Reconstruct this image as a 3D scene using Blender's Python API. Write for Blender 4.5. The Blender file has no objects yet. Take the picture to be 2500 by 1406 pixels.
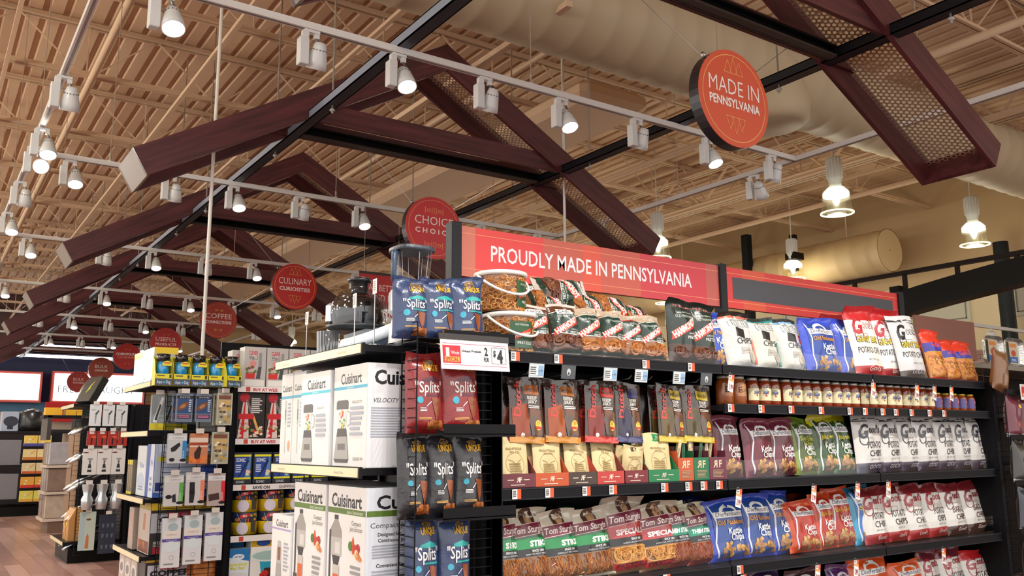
import bpy, math, random
import numpy as np
from mathutils import Vector, Matrix
C = bpy.context.scene.collection
S = bpy.context.scene
random.seed(7)
# ---------------------------------------------------------------- camera
F, CX, CY, CH = 2118.6, 1250.0, 703.0, 1.6
def _rot(pitch, yaw, roll):
    fw = np.array([math.cos(pitch)*math.sin(yaw), math.cos(pitch)*math.cos(yaw), math.sin(pitch)])
    r = np.cross(fw, [0, 0, 1]); r /= np.linalg.norm(r); u = np.cross(r, fw)
    c, s = math.cos(roll), math.sin(roll)
    return np.array([c*r+s*u, -s*r+c*u, fw])
RM = _rot(math.radians(10.08), math.radians(34.31), math.radians(-0.30))
cd = bpy.data.cameras.new('camera'); cam = bpy.data.objects.new('camera', cd); C.objects.link(cam)
cd.sensor_width = 36; cd.lens = F/2500*36; cd.clip_start = .05; cd.clip_end = 200
m3 = Matrix((RM[0], RM[1], -RM[2])).transposed()
cam.matrix_world = Matrix.Translation((0, 0, CH)) @ m3.to_4x4()
S.camera = cam
S.view_settings.view_transform = 'Standard'; S.view_settings.look = 'None'
S.view_settings.gamma = 1; S.view_settings.use_curve_mapping = False
S.view_settings.exposure = 0.5
# ---------------------------------------------------------------- world: the rest of the evenly lit store
W = bpy.data.worlds.new('store'); S.world = W; W.use_nodes = True
W.node_tree.nodes['Background'].inputs[0].default_value = (1.0, .955, .91, 1)
W.node_tree.nodes['Background'].inputs[1].default_value = 1.35
SPOT_W, BAY_W, LEFT_FILL_W = 68.0, 22.0, 90.0
Z0 = .47          # floor level
# ---------------------------------------------------------------- surveying: a point seen in the photo, on a known plane
def _ray(x, y): return np.array([(x-CX)/F, -(y-CY)/F, 1.]) @ RM
def atY(x, y, Y): v = _ray(x, y); p = v*Y/v[1]; return (p[0], Y, p[2]+CH)
def atX(x, y, X): v = _ray(x, y); p = v*X/v[0]; return (X, p[1], p[2]+CH)
def atZ(x, y, Z): v = _ray(x, y); p = v*(Z-CH)/v[2]; return (p[0], p[1], Z)
# ---------------------------------------------------------------- colours
def c(h):
    if not isinstance(h, str): return tuple(h)
    h = h.lstrip('#'); o = []
    for i in (0, 2, 4):
        v = int(h[i:i+2], 16)/255
        o.append(v/12.92 if v <= .04045 else ((v+.055)/1.055)**2.4)
    return tuple(o)
WHITE, BLACK, NAVY = '#efeeec', '#161616', '#1e2a55'
# ---------------------------------------------------------------- materials
MC = {}
def vm(name, rough=.5, metal=0., coat=0., bump=0., bscale=60., var=.06, spec=.5, emit=0., sheen=0., nscale=8.):
    if name in MC: return MC[name]
    m = bpy.data.materials.new(name); m.use_nodes = True; MC[name] = m
    n = m.node_tree.nodes; l = m.node_tree.links; b = n['Principled BSDF']
    a = n.new('ShaderNodeAttribute'); a.attribute_name = 'Col'
    tc = n.new('ShaderNodeTexCoord')
    nz = n.new('ShaderNodeTexNoise'); nz.inputs['Scale'].default_value = nscale; nz.inputs['Detail'].default_value = 4
    l.new(tc.outputs['Object'], nz.inputs['Vector'])
    mr = n.new('ShaderNodeMapRange'); mr.inputs[3].default_value = 1-var; mr.inputs[4].default_value = 1+var
    l.new(nz.outputs[0], mr.inputs[0])
    mx = n.new('ShaderNodeVectorMath'); mx.operation = 'SCALE'
    l.new(a.outputs['Color'], mx.inputs[0]); l.new(mr.outputs[0], mx.inputs['Scale'])
    l.new(mx.outputs[0], b.inputs['Base Color'])
    b.inputs['Roughness'].default_value = rough; b.inputs['Metallic'].default_value = metal
    b.inputs['Coat Weight'].default_value = coat; b.inputs['Coat Roughness'].default_value = .12
    b.inputs['Specular IOR Level'].default_value = spec
    if bump:
        n2 = n.new('ShaderNodeTexNoise'); n2.inputs['Scale'].default_value = bscale; n2.inputs['Detail'].default_value = 3
        n2.inputs['Distortion'].default_value = .6
        l.new(tc.outputs['Object'], n2.inputs['Vector'])
        bp = n.new('ShaderNodeBump'); bp.inputs['Strength'].default_value = bump; bp.inputs['Distance'].default_value = .01
        l.new(n2.outputs[0], bp.inputs['Height']); l.new(bp.outputs[0], b.inputs['Normal'])
    if emit:
        l.new(a.outputs['Color'], b.inputs['Emission Color']); b.inputs['Emission Strength'].default_value = emit
    return m
def glass(name, tint=(1, 1, 1), alpha=.18, rough=.04):
    if name in MC: return MC[name]
    m = bpy.data.materials.new(name); m.use_nodes = True; MC[name] = m
    n = m.node_tree.nodes; l = m.node_tree.links; n.clear()
    o = n.new('ShaderNodeOutputMaterial'); t = n.new('ShaderNodeBsdfTransparent'); g = n.new('ShaderNodeBsdfGlossy')
    t.inputs[0].default_value = (*tint, 1); g.inputs[0].default_value = (.95, .97, 1, 1); g.inputs['Roughness'].default_value = rough
    fr = n.new('ShaderNodeLayerWeight'); fr.inputs[0].default_value = .5
    pw = n.new('ShaderNodeMath'); pw.operation = 'POWER'; pw.inputs[1].default_value = 4.; ad = n.new('ShaderNodeMath'); ad.operation = 'MULTIPLY_ADD'; ad.inputs[1].default_value = .5; ad.inputs[2].default_value = alpha*.22; ad.use_clamp = True
    mx = n.new('ShaderNodeMixShader'); l.new(fr.outputs['Facing'], pw.inputs[0]); l.new(pw.outputs[0], ad.inputs[0]); l.new(ad.outputs[0], mx.inputs[0])
    l.new(t.outputs[0], mx.inputs[1]); l.new(g.outputs[0], mx.inputs[2]); l.new(mx.outputs[0], o.inputs[0]); return m
def wood(name, ang=0.):
    if name in MC: return MC[name]
    m = bpy.data.materials.new(name); m.use_nodes = True; MC[name] = m
    n = m.node_tree.nodes; l = m.node_tree.links; b = n['Principled BSDF']
    tc = n.new('ShaderNodeTexCoord'); r = n.new('ShaderNodeMapping'); r.inputs['Rotation'].default_value = (0, ang, 0)
    r2 = n.new('ShaderNodeMapping'); r2.inputs['Scale'].default_value = (1.2, 14, 14)
    l.new(tc.outputs['Object'], r.inputs[0]); l.new(r.outputs[0], r2.inputs[0])
    nz = n.new('ShaderNodeTexNoise'); nz.inputs['Scale'].default_value = 1.6; nz.inputs['Detail'].default_value = 6; nz.inputs['Distortion'].default_value = .4
    l.new(r2.outputs[0], nz.inputs['Vector'])
    cr = n.new('ShaderNodeValToRGB'); cr.color_ramp.elements[0].position = .3; cr.color_ramp.elements[1].position = .75
    cr.color_ramp.elements[0].color = (*c('#3b1a1c'), 1); cr.color_ramp.elements[1].color = (*c('#672f33'), 1)
    l.new(nz.outputs[0], cr.inputs[0]); l.new(cr.outputs[0], b.inputs['Base Color'])
    b.inputs['Roughness'].default_value = .42; return m
PAPER = vm('printed_card', .45, var=.02, coat=.15)
FOIL = vm('glossy_bag_film', .3, coat=.6, bump=.35, bscale=28, var=.05)
FOILP = vm('ink_on_bag_film', .32, coat=.5, var=.02)
MATTE = vm('matte_paper', .75, var=.05)
PLAST = vm('moulded_plastic', .35, coat=.2, var=.02)
WHITEP = vm('white_enamel', .35, coat=.2, var=.01)
DARKM = vm('black_powder_coated_steel', .4, var=.1, spec=.12)
STEEL = vm('brushed_steel', .3, metal=1, var=.05)
CEILM = vm('tan_painted_steel', .7, var=.05, nscale=2.)
DUCTM = vm('painted_duct', .6, var=.05, nscale=1.5, bump=.04, bscale=3)
WALLM = vm('painted_wall', .8, var=.04, nscale=1.)
FOOD = vm('baked_snack', .5, coat=.15, var=.25, nscale=60)
GLOW = vm('lamp_glow', .5, emit=2.6, var=0.)
LENS = vm('lamp_lens', .5, emit=14., var=0.)
LITSIGN = vm('backlit_sign', .5, emit=1.1, var=0.)
JARM = vm('sauce_in_glass', .12, coat=1., var=.1, nscale=30)
CLEAR = glass('clear_acrylic', alpha=.08)
FILM = glass('clear_bag_film', alpha=.5, rough=.18)
BELL = glass('ribbed_lamp_glass', tint=(.95, .95, .82), alpha=.5, rough=.2)
SMOKE = glass('smoked_plastic', tint=(.6, .6, .64), alpha=.4, rough=.06)
WOODL, WOODR, WOODH = wood('mahogany_left', math.radians(29)), wood('mahogany_right', math.radians(-29)), wood('mahogany_flat')
# ---------------------------------------------------------------- mesh builder
_TC = {}
_NARROW = {}
def textmesh(s, bold=0., shear=0., sub=None):
    k = (s, bold, shear, sub)
    if k in _TC: return _TC[k]
    cu = bpy.data.curves.new('t', 'FONT'); cu.body = s; cu.size = 1.; cu.resolution_u = 2; cu.offset = bold; cu.shear = shear
    ob = bpy.data.objects.new('t', cu)
    me = ob.to_mesh()
    nv = len(me.vertices); v = np.zeros(nv*3); me.vertices.foreach_get('co', v); v = v.reshape(-1, 3)[:, :2]
    me.calc_loop_triangles(); nt = len(me.loop_triangles); t = np.zeros(nt*3, dtype=np.int64)
    me.loop_triangles.foreach_get('vertices', t); t = t.reshape(-1, 3)
    ob.to_mesh_clear(); bpy.data.objects.remove(ob); bpy.data.curves.remove(cu)
    if len(v) == 0: v = np.zeros((3, 2)); t = np.array([[0, 1, 2]])
    x0, x1 = v[:, 0].min(), v[:, 0].max()
    v = v-[(x0+x1)/2, 0]
    _TC[k] = (v, t, x1-x0); return _TC[k]
def subdiv(v, t, thr):
    P = v[t]                                    # n,3,2
    for _ in range(9):
        e = np.linalg.norm(P-np.roll(P, -1, 1), axis=2); k = e.argmax(1); big = e.max(1) > thr
        if not big.any(): break
        B = P[big]; kb = k[big]; i = np.arange(len(B))
        a, b, d = B[i, kb], B[i, (kb+1) % 3], B[i, (kb+2) % 3]; m = (a+b)/2
        P = np.concatenate([P[~big], np.stack([a, m, d], 1), np.stack([m, b, d], 1)])
    return P.reshape(-1, 2), np.arange(len(P)*3).reshape(-1, 3)
class MB:
    def __init__(s): s.V = []; s.F = []; s.K = []; s.Sm = []; s.n = 0
    def add(s, V, Fs, col, smooth=False, cols=None):
        V = np.asarray(V, float).reshape(-1, 3)
        s.V.append(V)
        cc = c(col) if col is not None else None
        for i, f in enumerate(Fs):
            s.F.append(tuple(int(a)+s.n for a in f)); s.K.append(cols[i] if cols is not None else cc); s.Sm.append(smooth)
        s.n += len(V); return s
    def box(s, a, b, col='#888888', M=None, top=None):
        x0, y0, z0 = a; x1, y1, z1 = b
        V = np.array([(x0, y0, z0), (x1, y0, z0), (x1, y1, z0), (x0, y1, z0), (x0, y0, z1), (x1, y0, z1), (x1, y1, z1), (x0, y1, z1)], float)
        if M is not None: V = np.array([M @ Vector(v) for v in V])
        return s.add(V, [(0, 3, 2, 1), (4, 5, 6, 7), (0, 1, 5, 4), (1, 2, 6, 5), (2, 3, 7, 6), (3, 0, 4, 7)], col)
    def bevbox(s, a, b, col, r=.004):
        x0, y0, z0 = a; x1, y1, z1 = b
        prof = [(x0+r, y0), (x1-r, y0), (x1, y0+r), (x1, y1-r), (x1-r, y1), (x0+r, y1), (x0, y1-r), (x0, y0+r)]
        cx, cy = (x0+x1)/2, (y0+y1)/2
        L = []
        for z, i in ((z0, r), (z0+r, 0), (z1-r, 0), (z1, r)):
            for x, y in prof: L.append((x+(i if x < cx else -i), y+(i if y < cy else -i), z))
        Fs = [tuple(range(7, -1, -1)), tuple(range(24, 32))]
        for k in range(3):
            for i in range(8): j = (i+1) % 8; Fs.append((k*8+i, k*8+j, k*8+8+j, k*8+8+i))
        return s.add(L, Fs, col)
    def prism(s, pts, y0, y1, col):              # polygon in XZ, extruded along Y
        n = len(pts); V = [(x, y0, z) for x, z in pts]+[(x, y1, z) for x, z in pts]
        Fs = [tuple(range(n)), tuple(range(2*n-1, n-1, -1))]+[(i, n+i, n+(i+1) % n, (i+1) % n) for i in range(n)]
        return s.add(V, Fs, col)
    def tube(s, pts, r, col, n=6, cap=True):
        pts = [Vector(p) for p in pts]; V = []; Fs = []
        for i, p in enumerate(pts):
            d = (pts[min(i+1, len(pts)-1)]-pts[max(i-1, 0)]).normalized()
            a = d.orthogonal().normalized() if i == 0 else (pa - d*pa.dot(d)).normalized()
            pa = a; b = d.cross(a); rr = r[i] if isinstance(r, (list, tuple)) else r
            for k in range(n): t = 2*math.pi*k/n; V.append(p+a*math.cos(t)*rr+b*math.sin(t)*rr)
        for i in range(len(pts)-1):
            for k in range(n): j = (k+1) % n; Fs.append((i*n+k, i*n+j, i*n+n+j, i*n+n+k))
        if cap: Fs += [tuple(range(n-1, -1, -1)), tuple(range(len(V)-n, len(V)))]
        return s.add(np.array([tuple(v) for v in V]), Fs, col, smooth=n > 5)
    def lathe(s, prof, col, n=20, M=None, smooth=True, cols=None, open_=True):
        V = []; Fs = []; K = []
        for r, z in prof:
            for k in range(n): t = 2*math.pi*k/n; V.append((r*math.cos(t), r*math.sin(t), z))
        if M is not None: V = [tuple(M @ Vector(v)) for v in V]
        for i in range(len(prof)-1):
            for k in range(n): j = (k+1) % n; Fs.append((i*n+k, i*n+j, i*n+n+j, i*n+n+k)); K.append(c(cols[i]) if cols else c(col))
        return s.add(V, Fs, col, smooth, K)
    def soup(s, fn, v2, t, col, off, smooth=False):
        return s.add(fn(v2[:, 0], v2[:, 1], off), t, col, smooth)
    def build(s, name, mat, parent=None, kind=None, label=None):
        me = bpy.data.meshes.new(name)
        if s.n:
            V = np.concatenate(s.V); me.vertices.add(len(V)); me.vertices.foreach_set('co', V.ravel())
            ln = np.array([len(f) for f in s.F]); st = np.concatenate([[0], np.cumsum(ln)[:-1]])
            L = np.fromiter((a for f in s.F for a in f), dtype=np.int32, count=int(ln.sum()))
            me.loops.add(len(L)); me.loops.foreach_set('vertex_index', L)
            me.polygons.add(len(s.F)); me.polygons.foreach_set('loop_start', st.astype(np.int32))
            me.polygons.foreach_set('use_smooth', np.array(s.Sm))
            me.update(calc_edges=True)
            ca = me.color_attributes.new('Col', 'FLOAT_COLOR', 'CORNER')
            K = np.ones((len(s.F), 4)); K[:, :3] = np.array(s.K); ca.data.foreach_set('color', np.repeat(K, ln, axis=0).ravel().astype(np.float32))
        me.materials.append(mat)
        o = bpy.data.objects.new(name, me); C.objects.link(o)
        if parent is not None: o.parent = parent
        if kind: o['kind'] = kind
        if label: o['label'] = label
        return o
LABELS = set()
def tag(o, label, cat, group=None, kind=None):
    if label in LABELS and not group: print('DUP LABEL', label)
    nw = len(label.split())
    if nw < 4 or nw > 16: print('LABEL LENGTH', nw, label)
    LABELS.add(label); o['label'] = label; o['category'] = cat
    if group: o['group'] = group
    if kind: o['kind'] = kind
    return o
def thing(name, label, cat, loc=(0, 0, 0), rz=0., group=None):
    o = bpy.data.objects.new(name, None); C.objects.link(o); o.empty_display_size = .05
    o.location = loc; o.rotation_euler = (0, 0, rz); tag(o, label, cat, group); return o
def dup(root, loc=None, label=None, rz=None):
    def cp(o, p):
        q = o.copy(); C.objects.link(q); q.parent = p
        for ch in KIDS.get(o, None) or [x for x in o.children]: cp(ch, q)
        return q
    r = cp(root, None)
    if loc is not None: r.location = loc
    if rz is not None: r.rotation_euler[2] = rz
    if label: tag(r, label, root['category'], root.get('group'))
    return r
KIDS = {}
ORD = ['leftmost', 'second from left', 'third from left', 'fourth from left', 'fifth from left', 'sixth from left', 'seventh from left', 'eighth from left',
       'ninth from left', 'tenth from left'] + [f'{w} from left' for w in ('eleventh', 'twelfth', 'thirteenth', 'fourteenth', 'fifteenth', 'sixteenth', 'seventeenth', 'eighteenth', 'nineteenth', 'twentieth', 'twenty-first', 'twenty-second', 'twenty-third', 'twenty-fourth')]
# ---------------------------------------------------------------- print: art specs laid on flat or curved faces
def flat(o, u, v, nrm=None):
    o = np.array(o, float); u = np.array(u, float); v = np.array(v, float)
    if nrm is None: nrm = np.cross(u, v)
    nrm = np.array(nrm, float)
    return lambda x, y, off: o+np.outer(x, u)+np.outer(y, v)+nrm*off
def ell(n=16, a=1., b=1., x=0., y=0., rot=0.):
    t = np.arange(n)*2*math.pi/n; px, py = a*np.cos(t), b*np.sin(t); cr, sr = math.cos(rot), math.sin(rot)
    return np.stack([x+px*cr-py*sr, y+px*sr+py*cr], 1)
def fan(P): n = len(P); return [(0, i, i+1) for i in range(1, n-1)]
def art(mb, fn, w, h, spec, thr=None, off=.0009, step=.00012):
    """spec: x in -1..1 of half width, y in 0..1 of height."""
    for it in spec:
        k = it[0]; off += step
        if k == 't':
            _, s, x, y, hf, col = it[:6]; o = it[6] if len(it) > 6 else {}
            v, t, wd = textmesh(s, o.get('b', .0), o.get('sh', 0.))
            sc = hf*h*1.25; sx = sc*o.get('xs', 1.)
            if 'fit' in o: sx = o['fit']*w/max(wd, 1e-6)
            v = v*[sx, sc]
            if 'rot' in o: a = math.radians(o['rot']); v = v @ np.array([[math.cos(a), math.sin(a)], [-math.sin(a), math.cos(a)]])
            v = v+[x*w/2, y*h]
            if thr: v, t = subdiv(v, t, thr)
            mb.soup(fn, v, t, col, off)
        else:
            if k == 'r': _, x0, x1, y0, y1, col = it; P = np.array([(x0, y0), (x1, y0), (x1, y1), (x0, y1)], float)*[w/2, h]
            elif k == 'e': _, x, y, a, b, col = it[:6]; P = ell(18, a*w/2, b*w/2, x*w/2, y*h, it[6] if len(it) > 6 else 0.)
            elif k == 'p': P = np.array(it[1], float)*[w/2, h]; col = it[2]
            elif k == 'l':      # outline line list: pts, width(m), col
                P = np.array(it[1], float)*[w/2, h]; wd = it[2]; col = it[3]
                for i in range(len(P)-1):
                    d = P[i+1]-P[i]; L = np.linalg.norm(d); nn = np.array([-d[1], d[0]])/max(L, 1e-9)*wd/2
                    Q = np.array([P[i]+nn, P[i]-nn, P[i+1]-nn, P[i+1]+nn]); t = np.array(fan(Q))
                    if thr: Q, t = subdiv(Q, t, thr)
                    mb.soup(fn, Q, t, col, off)
                continue
            elif k == 'ring':
                _, x, y, a, wd, col = it; t = np.arange(33)*2*math.pi/32
                P = np.concatenate([np.stack([np.cos(t), np.sin(t)], 1)*(a*w/2), np.stack([np.cos(t), np.sin(t)], 1)*(a*w/2-wd)])+[x*w/2, y*h]
                T = np.array([q for i in range(32) for q in ((i, i+1, 33+i), (i+1, 34+i, 33+i))]); mb.soup(fn, P, T, col, off); continue
            elif k == 'bits':   # irregular food picture: x0,x1,y0,y1,n,size,cols
                _, x0, x1, y0, y1, n, sz, cols = it; rg = random.Random(n*7+int(sz*1e4))
                for q in range(n):
                    off += .00004
                    bx, by = rg.uniform(x0, x1)*w/2, rg.uniform(y0, y1)*h; m = rg.choice((6, 7, 8)); a0 = rg.random()*6
                    P = np.array([(bx+math.cos(a0+i*6.283/m)*sz*rg.uniform(.6, 1.1), by+math.sin(a0+i*6.283/m)*sz*rg.uniform(.45, .9)) for i in range(m)])
                    P[:, 0] = np.clip(P[:, 0], -w*.45, w*.45); P[:, 1] = np.clip(P[:, 1], h*.03, h)
                    t = np.array(fan(P))
                    if thr: P, t = subdiv(P, t, thr*1.5)
                    mb.soup(fn, P, t, cols[q % len(cols)], off)
                continue
            elif k == 'lines':  # small print: x0,x1,y0,y1,n,col
                _, x0, x1, y0, y1, n, col = it; rg = random.Random(n)
                for q in range(n):
                    yy = y1-(y1-y0)*(q+.5)/n; hh = (y1-y0)/n*.28; xx = x0+(x1-x0)*rg.uniform(.7, 1)
                    P = np.array([(x0, yy-hh), (xx, yy-hh), (xx, yy+hh), (x0, yy+hh)])*[w/2, h]; t = np.array(fan(P))
                    if thr: P, t = subdiv(P, t, thr*2)
                    mb.soup(fn, P, t, col, off)
                continue
            P = np.stack([np.clip(P[:, 0], -w*.5, w*.5), np.clip(P[:, 1], 0, h)], 1); t = np.array(fan(P))
            if thr: P, t = subdiv(P, t, thr)
            mb.soup(fn, P, t, col, off)
    return mb
# ---------------------------------------------------------------- bags
def bagfn(w, h, d, seed, bend=0., lean=0., full=1.):
    rg = random.Random(seed); ph = [rg.uniform(0, 6.28) for _ in range(8)]; k1 = rg.uniform(11, 16); k2 = rg.uniform(8, 12); sk = rg.uniform(-.04, .04)
    def f(x, y, off, side=-1):
        x = np.asarray(x, float); y = np.asarray(y, float); s = np.clip(x/(w/2), -1, 1); t = np.clip(y/h, 0, 1)
        env = (1-np.abs(s)**2.4)**.75
        lo = np.clip((t-.03)/.13, 0, 1); hi = np.clip((.94-t)/(.3/full), 0, 1)
        ver = (lo*(2-lo))**.6*(hi*(2-hi))**.8
        z = d/2*env*ver
        z += .0035*np.exp(-np.clip(t-.03, 0, 1)/.09)*np.sin(s*k1+ph[0])*(t > .035)
        z += .006*np.exp(-np.clip(.93-t, 0, 1)/.13)*np.sin(s*k2+ph[1])*(1-s*s)*(t < .94)
        z += .0035*np.sin(5*s+6*t+ph[2])*env*ver+.0025*np.sin(-7*s+9*t+ph[3])*env*ver
        z += .0015*((t <= .04)+(t >= .935))
        xx = s*w/2*(1-.055*np.sin(math.pi*t)*full+.012*np.sin(7*t+ph[4]))+sk*w*t**2
        yy = side*(z+off)+(bend*np.clip((t-.9)/.1, 0, 1)**1.2+lean*t)*h+.004*np.sin(3*s+ph[5])*(t > .9)
        return np.stack([xx, yy, h*t+.006*np.sin(s*2.2+ph[6])*(t > .9)], 1)
    return f
def bag(name, label, cat, loc, w, h, d, spec, bands, seed=1, bend=0., lean=0., rz=0., tilt=0., group=None, mat=None, pmat=None, full=1., thr=.012, extra=None, ry=0.):
    o = bpy.data.objects.new(name, None); C.objects.link(o); o.location = loc; o.rotation_euler = (tilt, ry, rz); tag(o, label, cat, group); o.empty_display_size = .05
    f = bagfn(w, h, d, seed, bend, lean, full)
    ts = sorted(set([round(x, 4) for x in np.linspace(0, 1, 23)]+[.04, .935]+[round(b[0], 4) for b in bands]+[round(b[1], 4) for b in bands])); ts = [x for x in ts if 0 <= x <= 1]
    ss = np.sin(np.linspace(-math.pi/2, math.pi/2, 15)); ss[0], ss[-1] = -1, 1
    X, Y = np.meshgrid(ss*w/2, np.array(ts)*h); n = len(ss); mb = MB()
    for side in (-1, 1):
        V = f(X.ravel(), Y.ravel(), 0, side); Fs = []; K = []
        for j in range(len(ts)-1):
            tm = (ts[j]+ts[j+1])/2; cc = c(bands[0][2])
            for b in bands:
                if b[0] <= tm <= b[1]: cc = c(b[2])
            for i in range(n-1):
                q = (j*n+i, j*n+i+1, j*n+n+i+1, j*n+n+i); Fs.append(q if side < 0 else q[::-1]); K.append(cc)
        mb.add(V, Fs, None, True, K)
    mb.build('bag_body', mat or FOIL, o)
    if spec: art(MB(), f, w, h, spec, thr, off=.0012) and None
    if spec:
        p = MB(); art(p, f, w, h, spec, thr, off=.0012); p.build('printed_label', pmat or FOILP, o)
    if extra: extra(o, f, w, h, d, seed)
    return o
# ================================================================ floor, ceiling, walls
XL, XR, YN, YF = -8., 14.3, -4., 31.
def floor_mat():
    m = bpy.data.materials.new('laminate_floor'); m.use_nodes = True; n = m.node_tree.nodes; l = m.node_tree.links; b = n['Principled BSDF']
    tc = n.new('ShaderNodeTexCoord'); mp = n.new('ShaderNodeMapping'); mp.inputs['Rotation'].default_value = (0, 0, math.radians(90)); l.new(tc.outputs['Object'], mp.inputs[0])
    br = n.new('ShaderNodeTexBrick'); br.inputs['Color1'].default_value = (*c('#a88078'), 1); br.inputs['Color2'].default_value = (*c('#8e655c'), 1); br.inputs['Mortar'].default_value = (*c('#5a3f3a'), 1)
    br.inputs['Scale'].default_value = 1; br.inputs['Brick Width'].default_value = 1.2; br.inputs['Row Height'].default_value = .13; br.inputs['Mortar Size'].default_value = .003
    l.new(mp.outputs[0], br.inputs[0]); m2 = n.new('ShaderNodeMapping'); m2.inputs['Scale'].default_value = (30, 2.5, 1); l.new(tc.outputs['Object'], m2.inputs[0])
    nz = n.new('ShaderNodeTexNoise'); nz.inputs['Scale'].default_value = 1.; nz.inputs['Detail'].default_value = 5; l.new(m2.outputs[0], nz.inputs[0])
    mx = n.new('ShaderNodeMix'); mx.data_type = 'RGBA'; mx.blend_type = 'MULTIPLY'; mx.inputs[0].default_value = .5
    l.new(br.outputs[0], mx.inputs[6]); l.new(nz.outputs[0], mx.inputs[7]); l.new(mx.outputs[2], b.inputs['Base Color']); b.inputs['Roughness'].default_value = .3
    return m
MB().box((XL-2, YN-2, Z0-.1), (XR+.2, YF+.2, Z0), '#a07a70').build('floor', floor_mat(), kind='structure')
TAN, TAN2 = '#d8b899', '#d6b899'
deck = MB(); pitch = .2; ZD = 6.2
xs = np.arange(XL, XR, pitch); P = []
for x in xs: P += [(x, ZD), (x+.12, ZD), (x+.135, ZD+.05), (x+.185, ZD+.05)]
P += [(xs[-1]+pitch, ZD)]
V = [(x, YN, z) for x, z in P]+[(x, YF, z) for x, z in P]; n = len(P)
deck.add(V, [(i, i+1, n+i+1, n+i) for i in range(n-1)], TAN)
ceiling = deck.build('ceiling', CEILM, kind='structure')
MB().box((XL, YN, ZD+.09), (XR, YF, ZD+.2), TAN).build('roof_slab', CEILM, ceiling)
def joist():
    m = MB()
    for z0, z1, w in ((6.13, 6.195, .05), (5.56, 5.62, .045)):
        m.box((XL, -w, z0), (XR, -.012, z0+.012), TAN2).box((XL, .012, z0), (XR, w, z0+.012), TAN2)
        m.box((XL, -.018, z0), (XR, -.01, z1), TAN2).box((XL, .01, z0), (XR, .018, z1), TAN2)
    x = XL+.4
    while x < XR-1:
        m.tube([(x, 0, 5.6), (x, 0, 6.14)], .010, TAN2, 4, False)
        m.tube([(x-.08, 0, 5.6), (x-.7, 0, 6.16)], .011, TAN2, 4, False); m.tube([(x+.08, 0, 5.6), (x+.7, 0, 6.16)], .011, TAN2, 4, False)
        x += 1.4
    return m
jo = joist().build('roof_joist', CEILM, ceiling); jo.location = (0, 0., 0)
for k in range(-1, 16):
    if k:
        q = jo.copy(); C.objects.link(q); q.parent = ceiling; q.location = (.2*(k % 3), 2.0*k, 0)
def yrun(name, X, z, r, box=False, y0=YN, y1=YF, col=TAN2):
    m = MB()
    if box: m.box((X-r, y0, z-r*.9), (X+r, y1, z+r*.9), col)
    else: m.tube([(X, y0, z), (X, y1, z)], r, col, 8)
    return m.build(name, CEILM, ceiling)
for X, z, r in ((1.24, 5.5, .04), (4.9, 5.45, .03), (-1.5, 5.5, .035), (8.2, 5.45, .045), (12.1, 5.45, .045)): yrun('sprinkler_pipe', X, z, r)
for X, z, r in ((.44, 5.5, .02), (2.15, 5.45, .024), (3.25, 5.4, .02), (-.6, 5.5, .02), (6.9, 5.5, .022), (9.9, 5.5, .03), (11.3, 5.5, .02)): yrun('channel_rail', X, z, r, True)
yrun('channel_rail', 3.9, 4.95, .028, True, 4.9, 8.0)
# joist girder at the lamps
g = MB()
for z in (6.02, 5.42): g.box((10.35, YN, z-.05), (10.55, YF, z-.035), TAN2).box((10.4, YN, z-.05), (10.415, YF, z+.05), TAN2).box((10.485, YN, z-.05), (10.5, YF, z+.05), TAN2)
y = YN+.5
while y < YF-1.2: g.tube([(10.45, y, 5.42), (10.45, y+.6, 6.0)], .022, TAN2, 4, False); g.tube([(10.45, y+.6, 6.0), (10.45, y+1.2, 5.42)], .022, TAN2, 4, False); y += 1.2
g.build('roof_girder', CEILM, ceiling)
# walls
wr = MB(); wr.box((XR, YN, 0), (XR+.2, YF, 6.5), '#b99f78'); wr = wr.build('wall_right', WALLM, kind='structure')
MB().box((XR-.03, YN, 3.05), (XR, YF, 4.25), '#d8c7a2').build('lit_wall_band', WALLM, wr)  # paler colour holds the brightness of the deli lights on this stretch
MB().box((XR-.03, YN, 1.8), (XR, YF, 3.05), '#a58f88').build('brick_band', vm('rose_brick', .8, bump=.4, bscale=12, var=.2, nscale=9), wr)
for y0, y1 in ((7.45, 11.2), (3.2, 6.77), (-.8, 2.6)):
    p = MB(); p.box((XR-.06, y0, 3.52), (XR-.03, y1, 4.2), '#c4c2ae').box((XR-.066, y0+.06, 3.58), (XR-.06, y1-.06, 3.6), '#7b7a6e').box((XR-.066, y0+.06, 3.58), (XR-.06, y0+.08, 4.15), '#7b7a6e').box((XR-.066, y1-.08, 3.58), (XR-.06, y1-.06, 4.15), '#7b7a6e')
    p.build('wall_panel', WALLM, wr)
wf = MB().box((XL, YF, 0), (XR, YF+.2, 6.5), '#2a2f4e').build('wall_far', WALLM, kind='structure')
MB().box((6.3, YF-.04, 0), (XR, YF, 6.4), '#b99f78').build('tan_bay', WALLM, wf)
MB().box((XL, YF-.05, 2.6), (6.3, YF, 2.92), '#5b86a8').build('blue_band', WALLM, wf)
MB().box((XL, YF-.06, 0), (6.3, YF, 2.6), '#cdbfae').build('lower_wall', WALLM, wf)
lw = MB().box((XL, YF-.4, 4.75), (6.2, YF-.05, 6.3), '#4a3230').build('soffit', WALLM, wf)
bk = None; cb_ = ['#a98b86', '#9f7d76', '#ac928e', '#98786f']
bks = [MB().bevbox((-.012, -.1, 0), (0, .1, .062), q, .003).build('brick', WALLM, wr) for q in cb_]
rb = random.Random(4); first = set()
for j in range(12):
    for i in range(11):
        k = rb.randrange(4); b = bks[k]
        if k in first: b = b.copy(); C.objects.link(b)
        first.add(k); b.location = (XR-.032, 5.6+.208*i+.104*(j % 2), 2.2+.07*j)
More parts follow.
